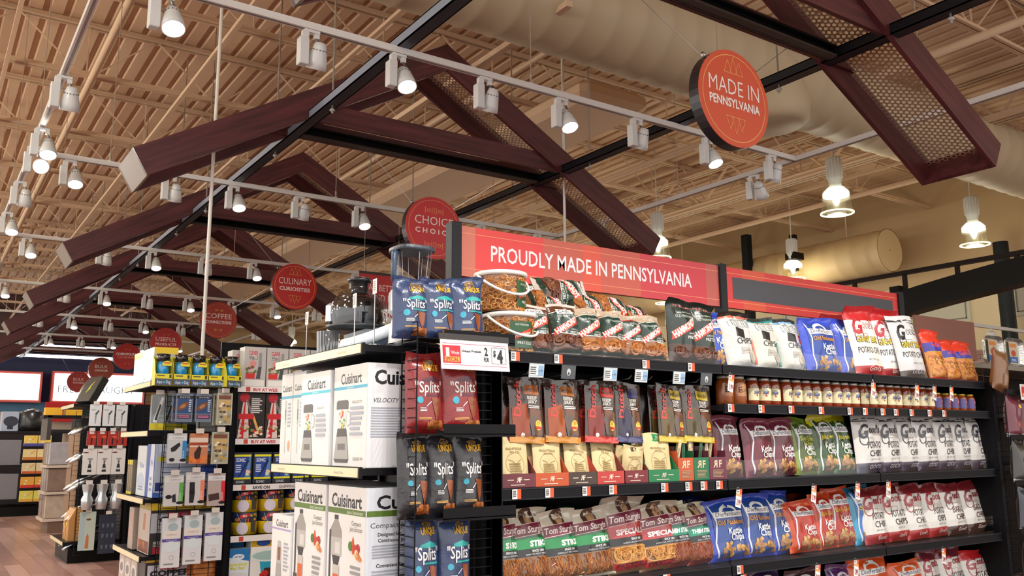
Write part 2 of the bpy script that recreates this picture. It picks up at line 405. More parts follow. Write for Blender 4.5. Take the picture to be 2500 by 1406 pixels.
planks = [MB().box((-.073, -.598, 0), (.073, .598, .003), q).build('plank', vm('plank_laminate', .28, coat=.2, var=.22, nscale=7), bpy.data.objects['floor']) for q in ('#a88278', '#9c746a', '#b08a80', '#8f6a60')]
first = set()
for i in range(15):
    for j in range(13):
        k = rb.randrange(4); b = planks[k]
        if k in first: b = b.copy(); C.objects.link(b)
        first.add(k); b.location = (-.3+.15*i, 6.0+1.2*j+.4*(i % 3), Z0)
# ---------------------------------------------------------------- ducts
def ring_duct(name, p0, p1, r, label, col='#b3a184', pitchr=.3, n=40, amp=.008):
    p0, p1 = Vector(p0), Vector(p1); L = (p1-p0).length; M = Matrix.Translation(p0) @ Vector((0, 0, 1)).rotation_difference(p1-p0).to_matrix().to_4x4()
    prof = []; z = 0
    while z < L: prof += [(r, z), (r, min(z+pitchr*.8, L)), (r+amp, min(z+pitchr*.9, L))]; z += pitchr
    prof = [(.01, 0)]+prof+[(r, L), (.01, L)]
    m = MB(); m.lathe(prof, col, n, M); o = m.build(name, DUCTM); tag(o, label, 'duct'); return o
ring_duct('round_duct', (-6, 5.35, 5.2), (14.2, 5.35, 5.2), .4, 'large pale round air duct running over the snack aisle', '#c0ae90')
ring_duct('round_duct', (13.3, 30, 4.75), (13.3, 8.2, 4.75), .36, 'round tan duct running along the right wall', '#c2a77c')
for y in (9., 13., 17., 21., 25.): MB().tube([(13.3, y, 5.08), (13.3, y, 6.2)], .01, TAN2, 5).build('hanger_rod', CEILM, bpy.data.objects['round_duct.001'])
d = MB(); d.bevbox((5.75, 7.0, 5.35), (6.75, 26, 5.6), TAN, .08)
tag(d.build('flat_duct', DUCTM), 'wide flat tan duct beneath the roof joists behind the round duct', 'duct')
d = MB(); d.lathe([(.001, 4.6), (.3, 4.6), (.36, 4.65), (.38, 4.8), (.34, 5.0), (.3, 5.2)], '#c0ae90', 28, Matrix.Translation((6.6, 5.2, 0)))
tag(d.build('duct_drop', DUCTM), 'rounded pale duct outlet beside the round orange sign', 'duct')
# ---------------------------------------------------------------- timber A-frames
FX, FZ, HS, RISE = 3.475, 4.96, 2.43, 1.39
def frame_parts(root):
    sl = RISE/HS; ln = math.hypot(HS, RISE); ux, uz = HS/ln, RISE/ln; T = .205
    D = .52; W_ = .03
    def leg(sg):
        out = (FX+sg*HS, FZ-RISE); inn = (out[0]-sg*uz*T, out[1]-ux*T); low = FZ-T/ux*1.0
        return [(FX, FZ), out, inn, (FX, FZ-T/ux)]
    for sg, nm, mt in ((-1, 'rafter_board', WOODL), (1, 'rafter_board', WOODR)):
        pts = leg(sg)
        for y in (0, D-W_):
            MB().prism(pts if sg > 0 else pts[::-1], y, y+W_, '#ffffff').build(nm, mt, root)
        a, b = pts[1], pts[2]; dx, dz = ux*-sg*.028, uz*.028
        if sg < 0: MB().prism([a, b, (b[0]+ux*.028, b[1]+uz*.028), (a[0]+ux*.028, a[1]+uz*.028)], W_*.1, D-W_*.1, '#877c74').build('end_board', MATTE, root)
        else: MB().prism([a, b, (b[0]-ux*.028, b[1]+uz*.028), (a[0]-ux*.028, a[1]+uz*.028)], W_, D-W_, '#ffffff').build('end_board', mt, root)
        # perforated panel between the boards, near the upper edge
        m = MB(); px = .036; n_u = int(ln/px)-1; n_v = int((D-2*W_)/(px*.866)); R = px/2/.866
        hx = [(math.cos(math.pi/6+i*math.pi/3), math.sin(math.pi/6+i*math.pi/3)) for i in range(6)]
        Vs = []; Fs = []
        for j in range(n_v+1):
            for i in range(n_u):
                u = .05+(i+.5*(j % 2))*px; v = W_+px*.3+j*px*.866
                if u > ln-.05 or v > D-W_: continue
                b0 = len(Vs)
                for rr in (R, R*.66):
                    for q in hx: Vs.append((u+q[0]*rr, v+q[1]*rr))
                Fs += [(b0+k, b0+(k+1) % 6, b0+6+(k+1) % 6, b0+6+k) for k in range(6)]
        Vw = [(FX+sg*(HS-u*ux)-sg*uz*.05, v, FZ-RISE+u*uz-ux*.05) for u, v in Vs]
        m.add(Vw, Fs, '#a98a72').build('perforated_panel', MATTE, root, kind='stuff')
    # collar tie
    zt, zb = 4.195, 4.04; xo = HS*(FZ-zt)/RISE-.1; xi = HS*(FZ-zb)/RISE-.18
    for y in (.0, D-W_):
        MB().prism([(FX-xo, zt), (FX+xo, zt), (FX+xi+.12, zb), (FX-xi-.12, zb)], y+.031 if y == 0 else y-.031, y+.03+.031 if y == 0 else y+.03-.031, '#ffffff').build('collar_board', WOODH, root)
    m = MB(); m.box((2.35, D-.15, 4.03), (4.7, D-.08, 4.045), '#4a403c').box((2.35, D-.10, 4.03), (4.7, D-.09, 4.12), '#141414').box((2.35, D-.14, 4.105), (4.7, D-.09, 4.12), '#141414'); m.build('steel_channel', DARKM, root)
    # hanging rods
    for x in (2.31, 4.73):
        for y in (-.35, D+.35): MB().tube([(x, y, 3.97), (x, y, 3.985), (x, y, 3.986), (x, y, 4.0), (x, y, 4.001), (x, y, 6.15)], [.008, .008, .02, .02, .007, .007], '#b4b0aa', 6).build('hanger_rod', WHITEP, root)
FY = [2.77, 6.05, 9.40, 12.75, 16.1, 19.45, 22.8, 26.1]
names = ['nearest, above the round orange sign', 'second from the camera, high in the middle', 'third from the camera', 'fourth from the camera', 'fifth from the camera', 'sixth from the camera', 'seventh from the camera', 'eighth and farthest from the camera']
fr0 = thing('timber_frame', 'dark mahogany A-shaped ceiling frame, '+names[0], 'ceiling frame', (0, FY[0], 0), group='mahogany ceiling frames in a row')
frame_parts(fr0); bpy.context.view_layer.update()
for i in range(1, 8): dup(fr0, (0, FY[i], 0), 'dark mahogany A-shaped ceiling frame, '+names[i])
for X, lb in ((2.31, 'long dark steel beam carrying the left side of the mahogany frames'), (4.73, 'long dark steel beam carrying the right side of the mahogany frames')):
    BC = '#8f9bb0' if X < 3 else '#2e3138'  # left beam: its bluish reflection is put into the pale face colour
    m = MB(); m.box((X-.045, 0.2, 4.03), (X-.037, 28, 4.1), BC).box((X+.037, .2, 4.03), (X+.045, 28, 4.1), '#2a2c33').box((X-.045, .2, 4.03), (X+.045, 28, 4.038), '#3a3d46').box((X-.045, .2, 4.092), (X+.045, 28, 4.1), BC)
    tag(m.build('steel_beam', vm('blued_steel', .3, metal=.7, var=.05) if X > 3 else vm('steel_painted_sheen', .35, metal=.25, var=.05)), lb, 'beam')
# ---------------------------------------------------------------- lighting track
TX0, TX1, TZ = .60, 6.12, 4.01
TYS = [1.2+3.39*i for i in range(0, 8)]
def track_bar(a, b, label, hang):
    m = MB(); x0, y0 = a; x1, y1 = b; w = .021
    if x0 == x1: m.box((x0-w, y0, TZ-.02), (x0+w, y1, TZ+.022), '#e6e6e4'); m.box((x0-.008, y0, TZ-.022), (x0+.008, y1, TZ-.0195), '#8a7f7a')
    else: m.box((x0, y0-w, TZ-.02), (x1, y0+w, TZ+.022), '#e6e6e4'); m.box((x0, y0-.008, TZ-.022), (x1, y0+.008, TZ-.0195), '#8a7f7a')
    o = m.build('lighting_track', WHITEP); tag(o, label, 'light track')
    for (x, y) in hang: MB().tube([(x, y, TZ+.02), (x, y, TZ+.035), (x, y, TZ+.036), (x, y, TZ+.09), (x, y, TZ+.091), (x, y, 6.1)], [.02, .02, .009, .009, .0035, .0035], '#c9beb2', 6).build('hanger_wire', WHITEP, o)
    return o
wn = ['nearest', 'second', 'third', 'fourth', 'fifth', 'sixth', 'seventh', 'eighth']
for i, y in enumerate(TYS): track_bar((TX0, y), (TX1, y), f'white cross track of spotlights, {wn[i]} from the camera', [(x, y) for x in (1.2, 3.3, 5.2)])
track_bar((TX0, .3), (TX0, 26.2), 'long white spotlight track along the left of the frames', [(TX0, .3+2.4*k) for k in range(1, 10)])
track_bar((TX1, -.6), (TX1, 26.2), 'long white spotlight track along the right of the frames', [(TX1, 2.6*k+.8) for k in range(1, 9)])
def spot_head(yaw, tilt, lit):
    """Track head facing -Y before yaw: ballast box at left, bell shade at right."""
    root = bpy.data.objects.new('track_spotlight', None); C.objects.link(root); root.empty_display_size = .04
    m = MB(); m.box((-.035, -.016, -.035), (.045, .016, -.02), '#e4e6e6'); m.box((-.045, -.014, -.075), (-.012, .014, -.03), '#e4e6e6')
    m.bevbox((-.062, -.026, -.215), (-.012, .026, -.07), '#dfe3e4', .004); m.build('driver_box', WHITEP, root)
    m = MB(); m.box((.02, -.01, -.06), (.045, .01, -.035), '#e4e6e6'); m.tube([(.03, 0, -.05), (.05, 0, -.085), (.05, 0, -.12)], .006, '#4a4a4a', 5); m.build('arm', WHITEP, root)
    M = Matrix.Translation((.045, 0, -.145)) @ Matrix.Rotation(-tilt, 4, 'X') @ Matrix.Scale(1, 4)
    prof = [(.004, .068), (.026, .066), (.034, .045), (.042, .01), (.05, -.03), (.054, -.07), (.05, -.07), (.044, -.04), (.036, -.015)]
    m = MB(); m.lathe(prof, '#dfe3e4', 20, M); 
    for k in range(14):
        t = k*2*math.pi/14; R2 = M @ Matrix.Rotation(t, 4, 'Z') @ Matrix.Translation((.0385, 0, .028)); m.box((-.0015, -.004, -.003), (.0015, .004, .003), '#777777', R2)
    m.build('lamp_shade', WHITEP, root)
    m = MB(); m.lathe([(.0005, -.058), (.046, -.058)], '#fff6e8', 20, M); m.build('lens', LENS if lit else vm('dim_lens', .4, emit=4, var=0), root)
    L = bpy.data.lights.new('spot', 'SPOT'); L.energy = SPOT_W; L.spot_size = math.radians(62); L.spot_blend = .7; L.shadow_soft_size = .045; L.color = (1, .965, .91)
    lo = bpy.data.objects.new('spot_beam', L); C.objects.link(lo); lo.parent = root; lo.matrix_local = M @ Matrix.Translation((0, 0, -.085))
    root.rotation_euler = (0, 0, yaw); root.scale = (1.15, 1.15, 1.15); return root
T1 = [.89, 1.71, 2.28, 2.92, 3.56, 4.27, 5.03, 5.8]
KIND = {}
def place_head(x, y, face, tilt, label, yaw=0.):
    k = (face, round(tilt, 2))
    if k not in KIND:
        r = spot_head(0, math.radians(tilt)*face, face > 0); KIND[k] = r; bpy.context.view_layer.update()
    else: r = dup(KIND[k])
    r.location = (x, y, TZ); r.rotation_euler = (0, 0, yaw); tag(r, label, 'spotlight', 'white track spotlights'); return r
for i, y in enumerate(TYS[:7]):
    for j, x in enumerate(T1):
        if i == 0 and j > 6: continue
        face = 1 if (j % 2 == 0) else -1
        if i == 0: face = -1
        place_head(x, y, face, 24 if face > 0 else (34 if i == 0 else 26), f'white track spotlight on the {wn[i]} cross track, {ORD[j]}')
for j, y in enumerate([2.9, 3.75, 6.1, 7.25, 8.9, 10.2, 12.3]): place_head(TX0, y, 1 if j % 2 == 1 else -1, 24, f'white track spotlight on the left long track, {wn[j]} from the camera')
for j, y in enumerate([2.2, 5.05, 7.2, 9.3]): place_head(TX1, y, -1, 40 if j != 2 else 24, f'white track spotlight on the right long track, {wn[j]} from the camera', math.radians(-70))
place_head(TX0, 7.75, 1, 62, 'blazing white track spotlight aimed at the camera on the left long track')
# ---------------------------------------------------------------- high-bay pendants
def highbay():
    r = bpy.data.objects.new('pendant_lamp', None); C.objects.link(r)
    MB().tube([(0, 0, .72), (0, 0, 1.8)], .012, '#cfc9bb', 6).build('stem', WHITEP, r)
    m = MB(); m.lathe([(.01, .72), (.085, .72), (.09, .7), (.09, .44), (.075, .4), (.075, .36)], '#c9ccc9', 24)
    for k in range(16): m.box((.088, -.003, .45), (.1, .003, .7), '#e6e6e2', Matrix.Rotation(k*math.pi/8, 4, 'Z'))
    m.build('ballast_housing', WHITEP, r)
    MB().lathe([(.075, .36), (.11, .33), (.165, .27), (.17, .2), (.185, .05), (.195, 0), (.2, 0), (.195, .012), (.18, .06)], '#e8e6c8', 28).build('bell_shade', BELL, r)
    MB().lathe([(.19, -.006), (.203, -.006), (.203, .008), (.19, .008)], '#f6f2c8', 28).build('rim', vm('lit_rim', .3, emit=1.6, var=0), r)
    MB().lathe([(.001, .33), (.1, .325), (.155, .265), (.155, .215), (.06, .2), (.02, .1), (.001, .09)], '#fffbe6', 20).build('bulb', GLOW, r)
    L = bpy.data.lights.new('bay', 'POINT'); L.energy = BAY_W; L.shadow_soft_size = .2; L.color = (1, .93, .74); lo = bpy.data.objects.new('bay_light', L); C.objects.link(lo); lo.parent = r; lo.location = (0, 0, -.2)
    return r
hb = highbay(); bpy.context.view_layer.update(); first = True; nb = 0
ROWN = {3.1: 'first', 6.4: 'second', 9.6: 'third', 12.8: 'fourth', 16.: 'fifth', 19.2: 'sixth', 22.4: 'seventh', 25.6: 'eighth'}
for xi, X in enumerate((9.3, 12.55, -2.6)):  # the left line is added out of view to brighten the ceiling
    for Y in ROWN:
        if xi < 2 and Y < 4: continue
        if xi == 2 and Y == 3.1: LB = dup(hb); r = LB; LB_L = [q for q in LB.children if q.type == 'LIGHT'][0]; LB_L.data = LB_L.data.copy(); LB_L.data.energy = LEFT_FILL_W
        elif xi == 2: r = dup(LB)
        else: r = hb if first else dup(hb); first = False
        r.location = (X, Y, 4.4)
        tag(r, f'bell pendant lamp in the {"nearer" if xi == 0 else "wall-side" if xi == 1 else "added unseen left-hand"} line, {ROWN[Y]} from the camera', 'pendant lamp', 'bell pendant lamps')
# ---------------------------------------------------------------- round hanging signs
OR1, YL = '#f3b25c', '#e9b04c'
def crown(cx, cy, s, up, col, w=.003):
    o = []
    for dx, hh in ((-.26, .8), (0, 1.), (.26, .8)):
        o.append(('l', [(cx+(dx-.17)*s, cy), (cx+dx*s, cy+up*hh*s*.28), (cx+(dx+.17)*s, cy)], w, col))
    o.append(('l', [(cx-.45*s, cy), (cx+.45*s, cy)], w, col)); return o
def disc(loc, rad, spec, col, label, side='#1b1a22', wires=True, rz=0.):
    r = thing('round_sign', label, 'sign', loc, rz, 'round hanging signs')
    m = MB(); M = Matrix.Rotation(math.pi/2, 4, 'X')
    m.lathe([(.001, -.075), (rad-.012, -.075), (rad, -.07), (rad, 0)], side, 48, M, smooth=False); m.build('sign_drum', PLAST, r)
    m = MB(); m.lathe([(.001, .004), (rad*.997, .004), (rad, -.002)], col, 48, M, smooth=False); m.build('sign_face', vm('satin_print', .4, var=.01), r)
    p = MB(); art(p, flat((0, -.004, -rad), (1, 0, 0), (0, 0, 1), (0, -1, 0)), 2*rad, 2*rad, spec, off=.001); p.build('lettering', vm('satin_print', .4), r)
    dy = min((f+.46 for f in FY), key=lambda f: abs(f-loc[1]))-loc[1]
    for sx in (-1, 1):
        w = MB(); a = (sx*rad*.72, .03, rad*.72); b = (sx*(rad*.72+.5), dy, 4.05-loc[2])
        w.tube([a, b], .0022, '#e0e0e0', 4); w.lathe([(.012, -.003), (.018, 0), (.012, .003)], '#dddddd', 10, Matrix.Translation((sx*rad*.74, .02, rad*.76)) @ M)
        w.tube([b, (b[0]+sx*.03, b[1], b[2]+.05)], .006, '#bbbbbb', 5)
        w.build('hanging_wire', STEEL, r)
    return r
RNG = ('ring', 0, .5, .9, .0045)
SY = [3.1, 6.63, 10.14, 13.6, 17.2, 20.4, 24.2, 28.0]; SX = [3.63, 3.68, 3.7, 3.76, 3.8, 3.72, 3.82, 3.84]
WT = '#f6ece6'
def two(a, b, fa, fb, tb=.018): return [('t', a, 0, .545, .155, WT, {'fit': fa, 'b': -.004}), ('t', b, 0, .405, .09, WT, {'fit': fb, 'b': tb})]
def deco(col): return [(*RNG, col)]+crown(0, .755, .62, 1, col)+crown(0, .3, .62, -1, col)
def deco2(col): return [(*RNG, col), ('t', '|o|||o|', 0, .75, .09, col, {'xs': 1.3}), ('t', '|o|||o|', 0, .2, .09, col, {'xs': 1.3})]
def deco3(col): return [(*RNG, col)]+[('p', [(sx*.02, y), (sx*.2, y+.04), (sx*.2, y-.04)], col) for sx in (-1, 1) for y in (.77, .23)]
disc((SX[0], SY[0], 3.49), .285, deco('#eeb46c')+[('t', 'MADE IN', 0, .53, .185, WT, {'fit': .72, 'b': -.006}), ('t', 'PENNSYLVANIA', 0, .4, .1, WT, {'fit': .72, 'b': .028})], '#d4583a', 'round orange hanging sign reading MADE IN PENNSYLVANIA')
disc((SX[1], SY[1], 3.49), .285, deco2('#eb9a6a')+two('CHOICE', 'C H O I C E', .68, .66), '#cf3a3c', 'round red hanging sign reading CHOICE, behind the tall blender')
disc((SX[2], SY[2], 3.49), .285, deco(YL)+two('CULINARY', 'CURIOSITIES', .72, .68), '#c4201c', 'round red hanging sign reading CULINARY CURIOSITIES')
disc((SX[3], SY[3], 3.49), .285, deco3('#cf8040')+two('COFFEE', 'CONNECTIONS', .7, .7), '#ad3a2c', 'round rust hanging sign reading COFFEE CONNECTIONS')
disc((SX[4], SY[4], 3.49), .285, deco3('#c85a40')+two('USEFUL', 'PRODUCTS', .66, .66), '#b8302e', 'round red hanging sign reading USEFUL PRODUCTS')
disc((SX[5], SY[5], 3.49), .285, deco3('#c85a40')+[('t', 'COSMOPOLITAN', 0, .55, .1, WT, {'fit': .8, 'b': .03}), ('t', 'COOKWARE', 0, .42, .12, '#e8a08c', {'fit': .7})], '#b32523', 'round red hanging sign reading COSMOPOLITAN COOKWARE')
disc((SX[6], SY[6], 3.49), .3, deco3('#b86040')+two('BULK', 'CHOICES', .5, .5), '#9c4232', 'round brown hanging sign reading BULK CHOICES')
disc((SX[7], SY[7], 3.4), .3, deco3('#c85a40')+two('BULK', 'FOODS', .46, .46), '#b03836', 'round red hanging sign reading BULK FOODS')
# ---------------------------------------------------------------- far wall: lit signs, linear lights
def lit(x0, x1, z0, z1, spec, label):
    r = thing('backlit_sign', label, 'sign', ((x0+x1)/2, YF-.5, z0)); w, h = x1-x0, z1-z0
    MB().box((-w/2-.07, -.0, -.07), (w/2+.07, .4, h+.07), '#c05048').build('sign_frame', PLAST, r)
    MB().box((-w/2, -.03, 0), (w/2, 0, h), '#ffffff').build('lit_face', vm('white_light_panel', .5, emit=2.0, var=0), r)
    p = MB(); art(p, flat((0, -.03, 0), (1, 0, 0), (0, 0, 1), (0, -1, 0)), w, h, spec, off=.004); p.build('lettering', MATTE, r); return r
lit(3.5, 6.1, 2.95, 3.8, [('t', 'FRESH CAUGHT', -.05, .3, .3, '#5a6a74', {'fit': .86, 'b': -.012})], 'backlit white sign reading FRESH CAUGHT behind round red signs')
lit(.8, 3.1, 2.95, 3.75, [('r', -.6, 0, .2, .38, '#49c3d8'), ('t', 'Advice', -.3, .24, .12, WHITE)], 'backlit white sign in red frame at the far left')
for z, x0, x1, lb in ((4.45, 2.1, 5.8, 'upper'), (4.15, 1.6, 5.9, 'lower')):
    m = MB().box((x0, YF-2, z), (x1, YF-1.9, z+.08), '#ffffff'); o = m.build('tube_light', GLOW); [MB().tube([(x, YF-1.95, z+.08), (x, YF-1.95, 6.2)], .008, '#888888', 4).build('hanger_rod', STEEL, o) for x in (2.3, 5.5)]; tag(o, f'long bright {lb} tube light above the far backlit signs', 'tube light')
for i, (x0, x1, z0, z1, col, lb) in enumerate(((3.3, 4.2, 2.3, 2.9, '#c8242a', 'bright red board below the far navy wall'), (4.3, 4.7, 2.5, 3.0, '#1f3a3c', 'dark green board beside the far red panel'), (4.7, 5.2, 2.2, 2.95, '#b8392e', 'rust red panel beneath the far lettered sign'), (6.0, 6.4, 2.3, 2.9, '#c02c2c', 'small red panel at the right of the far sign'))):
    m = MB().box((x0, YF-.62, z0), (x1, YF-.55, z1), col); tag(m.build('wall_board', MATTE), lb, 'board')
# ---------------------------------------------------------------- arch, column on the right
A = thing('black_arch', 'black arched steel canopy beam with a straight top rail', 'arch', (9, 2.0, 0))
m = MB(); N = 24; V = []; Fs = []
for i in range(N+1):
    y = 3.55-7.1*i/N; q = 1-(y/3.5)**2; zl = 2.945+.27*q; zh = 3.215+.27*q
    V += [(-.1, y, zl), (.1, y, zl), (.1, y, zh), (-.1, y, zh)]
for i in range(N):
    for k in range(4): j = (k+1) % 4; Fs.append((i*4+k, i*4+j, i*4+4+j, i*4+4+k))
m.add(V, Fs+[(0, 1, 2, 3), (N*4+3, N*4+2, N*4+1, N*4)], '#1d1b18').build('arched_beam', DARKM, A)
m = MB(); m.box((-.03, -4, 3.42), (.03, 5.2, 3.465), '#2a221d')
for y in (4.03, 3.4, 2.8, 2.185, 1.5, .8, 0, -1, -2, -3): m.box((-.02, y-.02, 3.215+.27*max(0, 1-(y/3.5)**2)-.02 if abs(y) < 3.5 else 3.1), (.02, y+.02, 3.42), '#2a221d')
m.build('top_rail', DARKM, A)
for y in (3.5, -3.5): MB().box((-.06, y-.06, Z0), (.06, y+.06, 3.3), '#1d1b18').build('post', DARKM, A)
m = MB().lathe([(.11, Z0), (.11, 4.6), (.001, 4.6)], '#24272a', 20, Matrix.Translation((13.6, 6.55, 0))); tag(m.build('round_column', DARKM), 'black round column before the brick wall at the right', 'column')
m = MB().box((-.07, -.07, Z0), (.07, .07, 5.5), '#16181a'); o = m.build('square_post', DARKM); o.location = (12.9, 10.9, 0); tag(o, 'black post hung before the tan duct on the right', 'post')
for i, (x, y, z0, z1, lb) in enumerate(((12.6, 9.6, 4.55, 5.2, 'small black ceiling bracket beside the tan round duct'),)):
    m = MB().box((x-.05, y-.05, z0), (x+.05, y+.05, z1), '#17130f').box((x-.12, y-.1, z0+.2), (x+.14, y+.1, z0+.32), '#17130f'); tag(m.build('ceiling_bracket', DARKM), lb, 'bracket')
# white conduits
for (x, y, z0, z1, lb) in ((1.64, 6.3, Z0, 6.15, 'thin white conduit pole rising through the mahogany frame'), (4.93, 6.33, 2.6, 6.15, 'thin white conduit dropping behind the long red sign')):
    m = MB().tube([(x, y, z0), (x, y, z1)], .013, '#ece9e2', 8); tag(m.build('conduit', WHITEP), lb, 'conduit')
# thin white track over the deli, far right
m = MB().box((8.6, 5.6, 2.99), (13.8, 5.64, 3.03), '#dfe0da'); [m.bevbox((x-.05, 5.57, 2.85), (x+.05, 5.67, 2.96), '#e4e4de', .02).box((x-.01, 5.61, 2.95), (x+.01, 5.63, 3.0), '#e4e4de') for x in (9.6, 11.2)]; tag(m.build('lighting_track', WHITEP), 'thin white track below the black arch at the right', 'light track')
# ================================================================ shelving helpers
BLK = '#17171a'
def tagmesh(wd, ht, ocol='#e0572a', price=None):
    m = MB().box((-wd/2, -.0015, 0), (wd/2, 0, ht), '#f4f2ee')
    sp = [('r', .15, 1, 0, 1, ocol), ('lines', -.9, .1, .2, .9, 4, '#555555')]
    if price: sp = [('r', -1, 1, .34, 1, '#f1efe9'), ('r', .1, 1, .62, 1, '#e0572a'), ('r', -1, 1, .5, .62, '#f0a060'), ('t', price, 0, .1, .3, '#a01818', {'b': .02, 'fit': .7}), ('lines', -.9, .05, .65, .95, 3, '#666666')]
    art(m, flat((0, -.0015, 0), (1, 0, 0), (0, 0, 1), (0, -1, 0)), wd, ht, sp); return m
TAGS = {}
def price_tag(parent, x, y, z, kind='o', rot=0., ry=0.):
    if kind not in TAGS:
        if kind == 'o': m = tagmesh(.04, .036)
        elif kind == 'b':
            m = MB().box((-.036, 0, 0), (.036, .003, .055), '#c9d3d6'); art(m, flat((0, 0, 0), (1, 0, 0), (0, 0, 1), (0, -1, 0)), .072, .055, [('r', -.9, .2, .15, .85, '#f2f2f0'), ('r', .2, .9, .15, .85, '#8fb4d6'), ('t', '6.99', .55, .4, .2, '#1d3b66'), ('lines', -.85, .15, .2, .8, 4, '#555555')])
        elif kind == 'c':
            m = MB().box((-.036, 0, 0), (.036, .003, .055), '#53585c'); art(m, flat((0, 0, 0), (1, 0, 0), (0, 0, 1), (0, -1, 0)), .072, .055, [('e', 0, .5, .28, .4, '#c9ced2'), ('e', 0, .4, .12, .16, '#44484c')])
        else: m = tagmesh(.036, .1, price='3.99')
        o = m.build('price_tag', PAPER, parent); TAGS[kind] = o
    else: o = TAGS[kind].copy(); C.objects.link(o); o.parent = parent
    o.location = (x, y, z); o.rotation_euler = (rot, ry, 0); return o
def shelf_part(root, x0, x1, y0, y1, z, lip=.045, face='y', strip=None, name='shelf'):
    """z = top edge of the lip; shelf plate lies 5 mm lower. face y: lip at y0 towards -Y; face x: lip at x0 towards -X"""
    m = MB().box((x0, y0, z-.03), (x1, y1, z-.006), BLK)
    if face == 'y':
        m.prism([(x0, z-lip), (x1, z-lip), (x1, z), (x0, z)], y0-.012, y0, '#1c1c1f'); m.box((x0, y0-.014, z-.006), (x1, y0-.012, z), '#2e2e33').box((x0, y0-.014, z-lip), (x1, y0-.012, z-lip+.005), '#2e2e33')
    else: m.box((x0-.012, y0, z-lip), (x0, y1, z), '#1c1c1f')
    for k in range(3):
        if face == 'y': xx = x0+.03+(x1-x0-.08)*k/2; m.add([(xx, y0+.05, z-.03), (xx+.01, y0+.05, z-.03), (xx+.01, y1, z-.03), (xx, y1, z-.03), (xx, y1, z-.11), (xx+.01, y1, z-.11)], [(0, 1, 5, 4), (0, 4, 3), (1, 2, 5), (2, 3, 4, 5)], BLK) if k != 1 else None
    s = m.build(name, DARKM, root)
    if strip:
        m = MB().box((x0-.016, y0+.01, z-lip+.004), (x0-.012, y1-.01, z-.004), '#f3e3b8'); art(m, flat((x0-.016, (y0+y1)/2, z-lip), (0, -1, 0), (0, 0, 1), (-1, 0, 0)), y1-y0, lip, [('t', strip, .62, .35, .3, '#a8a89a'), ('t', strip, -.7, .35, .3, '#a8a89a')]); m.build('price_rail', vm('paper_rail', .35, coat=.4, var=.02), s)
    return s
def grid_panel(o, u, v, w, h, nu, nv, name, root, r=.0022, col='#1b1b1f'):
    o, u, v = Vector(o), Vector(u), Vector(v)
    for i in range(nu+1): MB().tube([o+u*(w*i/nu), o+u*(w*i/nu)+v*h], r*1.3, col, 5).build(name, DARKM, root)
    m = MB()
    for j in range(nv+1): m.tube([o+v*(h*j/nv), o+v*(h*j/nv)+u*w], r, col, 4)
    m.build('wire_rungs', DARKM, root, kind='stuff')
def carton(name, label, cat, x0, y0, z0, sx, sy, sz, col, fx=None, fy=None, group=None, mat=None, rz=0.):
    t = thing(name, label, cat, (x0+sx/2, y0+sy/2, z0), rz, group)
    MB().bevbox((-sx/2, -sy/2, 0), (sx/2, sy/2, sz), col, .0025).build('box_body', mat or PAPER, t)
    m = MB()
    if fx: art(m, flat((-sx/2, 0, 0), (0, -1, 0), (0, 0, 1), (-1, 0, 0)), sy*.985, sz, fx, off=.0004)
    if fy: art(m, flat((0, -sy/2, 0), (1, 0, 0), (0, 0, 1), (0, -1, 0)), sx*.985, sz, fy, off=.0004)
    if m.n: m.build('printed_label', PAPER, t)
    return t
GX0, GX1, GY = 1.85, 5.44, 2.8
ZT, ZJ, ZM, ZL, ZB = 1.952, 1.773, 1.428, 1.053, .68
G = thing('shelving_unit', 'long black shelving unit of pretzels, jerky, jars and chips in the foreground', 'shelf unit', (0, 0, 0))
SEC = [1.85, 3.085, 4.26, 5.44]
for x in SEC: MB().box((x-.02, 3.26, Z0), (x+.02, 3.32, 1.99), BLK).build('upright', DARKM, G)
for a, b in zip(SEC[:-1], SEC[1:]):
    m = MB().box((a, 3.275, Z0+.05), (b, 3.29, 1.95), '#101012')
    m.build('back_panel', DARKM, G)
    for z in ((ZT, ZM, ZL, ZB) if a < 3 else (ZT, ZJ, ZM, ZL, ZB)): shelf_part(G, a+.004, b-.004, GY, 3.26, z)
    for z in (ZT, 1.5, 1.1, .7): MB().box((a+.004, 3.3, z-.03), (b-.004, 3.72, z-.006), BLK).box((a+.004, 3.72, z-.045), (b-.004, 3.732, z), '#1c1c1f').build('shelf', DARKM, G)
    MB().box((a, 2.83, Z0), (b, 3.7, Z0+.16), '#141414').build('base', DARKM, G)
MB().box((1.845, 2.8, Z0+.1), (1.85, 3.26, 1.95), '#131315').build('side_panel', DARKM, G)
MB().box((5.44, 2.8, Z0+.1), (5.445, 3.26, 1.95), '#131315').build('side_panel', DARKM, G)
def gx(px, py=1000, Y=GY): return atY(px, py, Y)[0]
for xl, z in (((1252, 1357, 1570, 1680), ZT), ((1255, 1335, 1425, 1490, 1616, 1675, 1712, 1750), ZM)):
    for x in xl: price_tag(G, gx(x, 870 if z == ZT else 1190), GY-.016, z-.04)
for x in (1778, 1852, 1925, 1998, 2068, 2105, 2148, 2180, 2218, 2262, 2297): price_tag(G, gx(x, 995), GY-.016, ZJ-.04)
for x, z in ((1790, ZT), (2142, ZT), (2250, ZT), (2293, ZT), (2335, ZT), (1795, ZM), (1978, ZM), (2085, ZM), (2160, ZM), (1975, ZL), (2068, ZL), (2280, ZL), (1795, ZL)): price_tag(G, gx(x-8, 1100), GY-.018, z-.125, 'h', -.1, .3)
for x in (1800, 1620): price_tag(G, gx(x, 1390), GY-.016, ZL-.04)
for x, k in ((1305, 'b'), (1383, 'c'), (1485, 'b'), (1560, 'b'), (1652, 'b'), (1718, 'c')): price_tag(G, gx(x, 905), GY-.01, ZT-.1, k, .15)
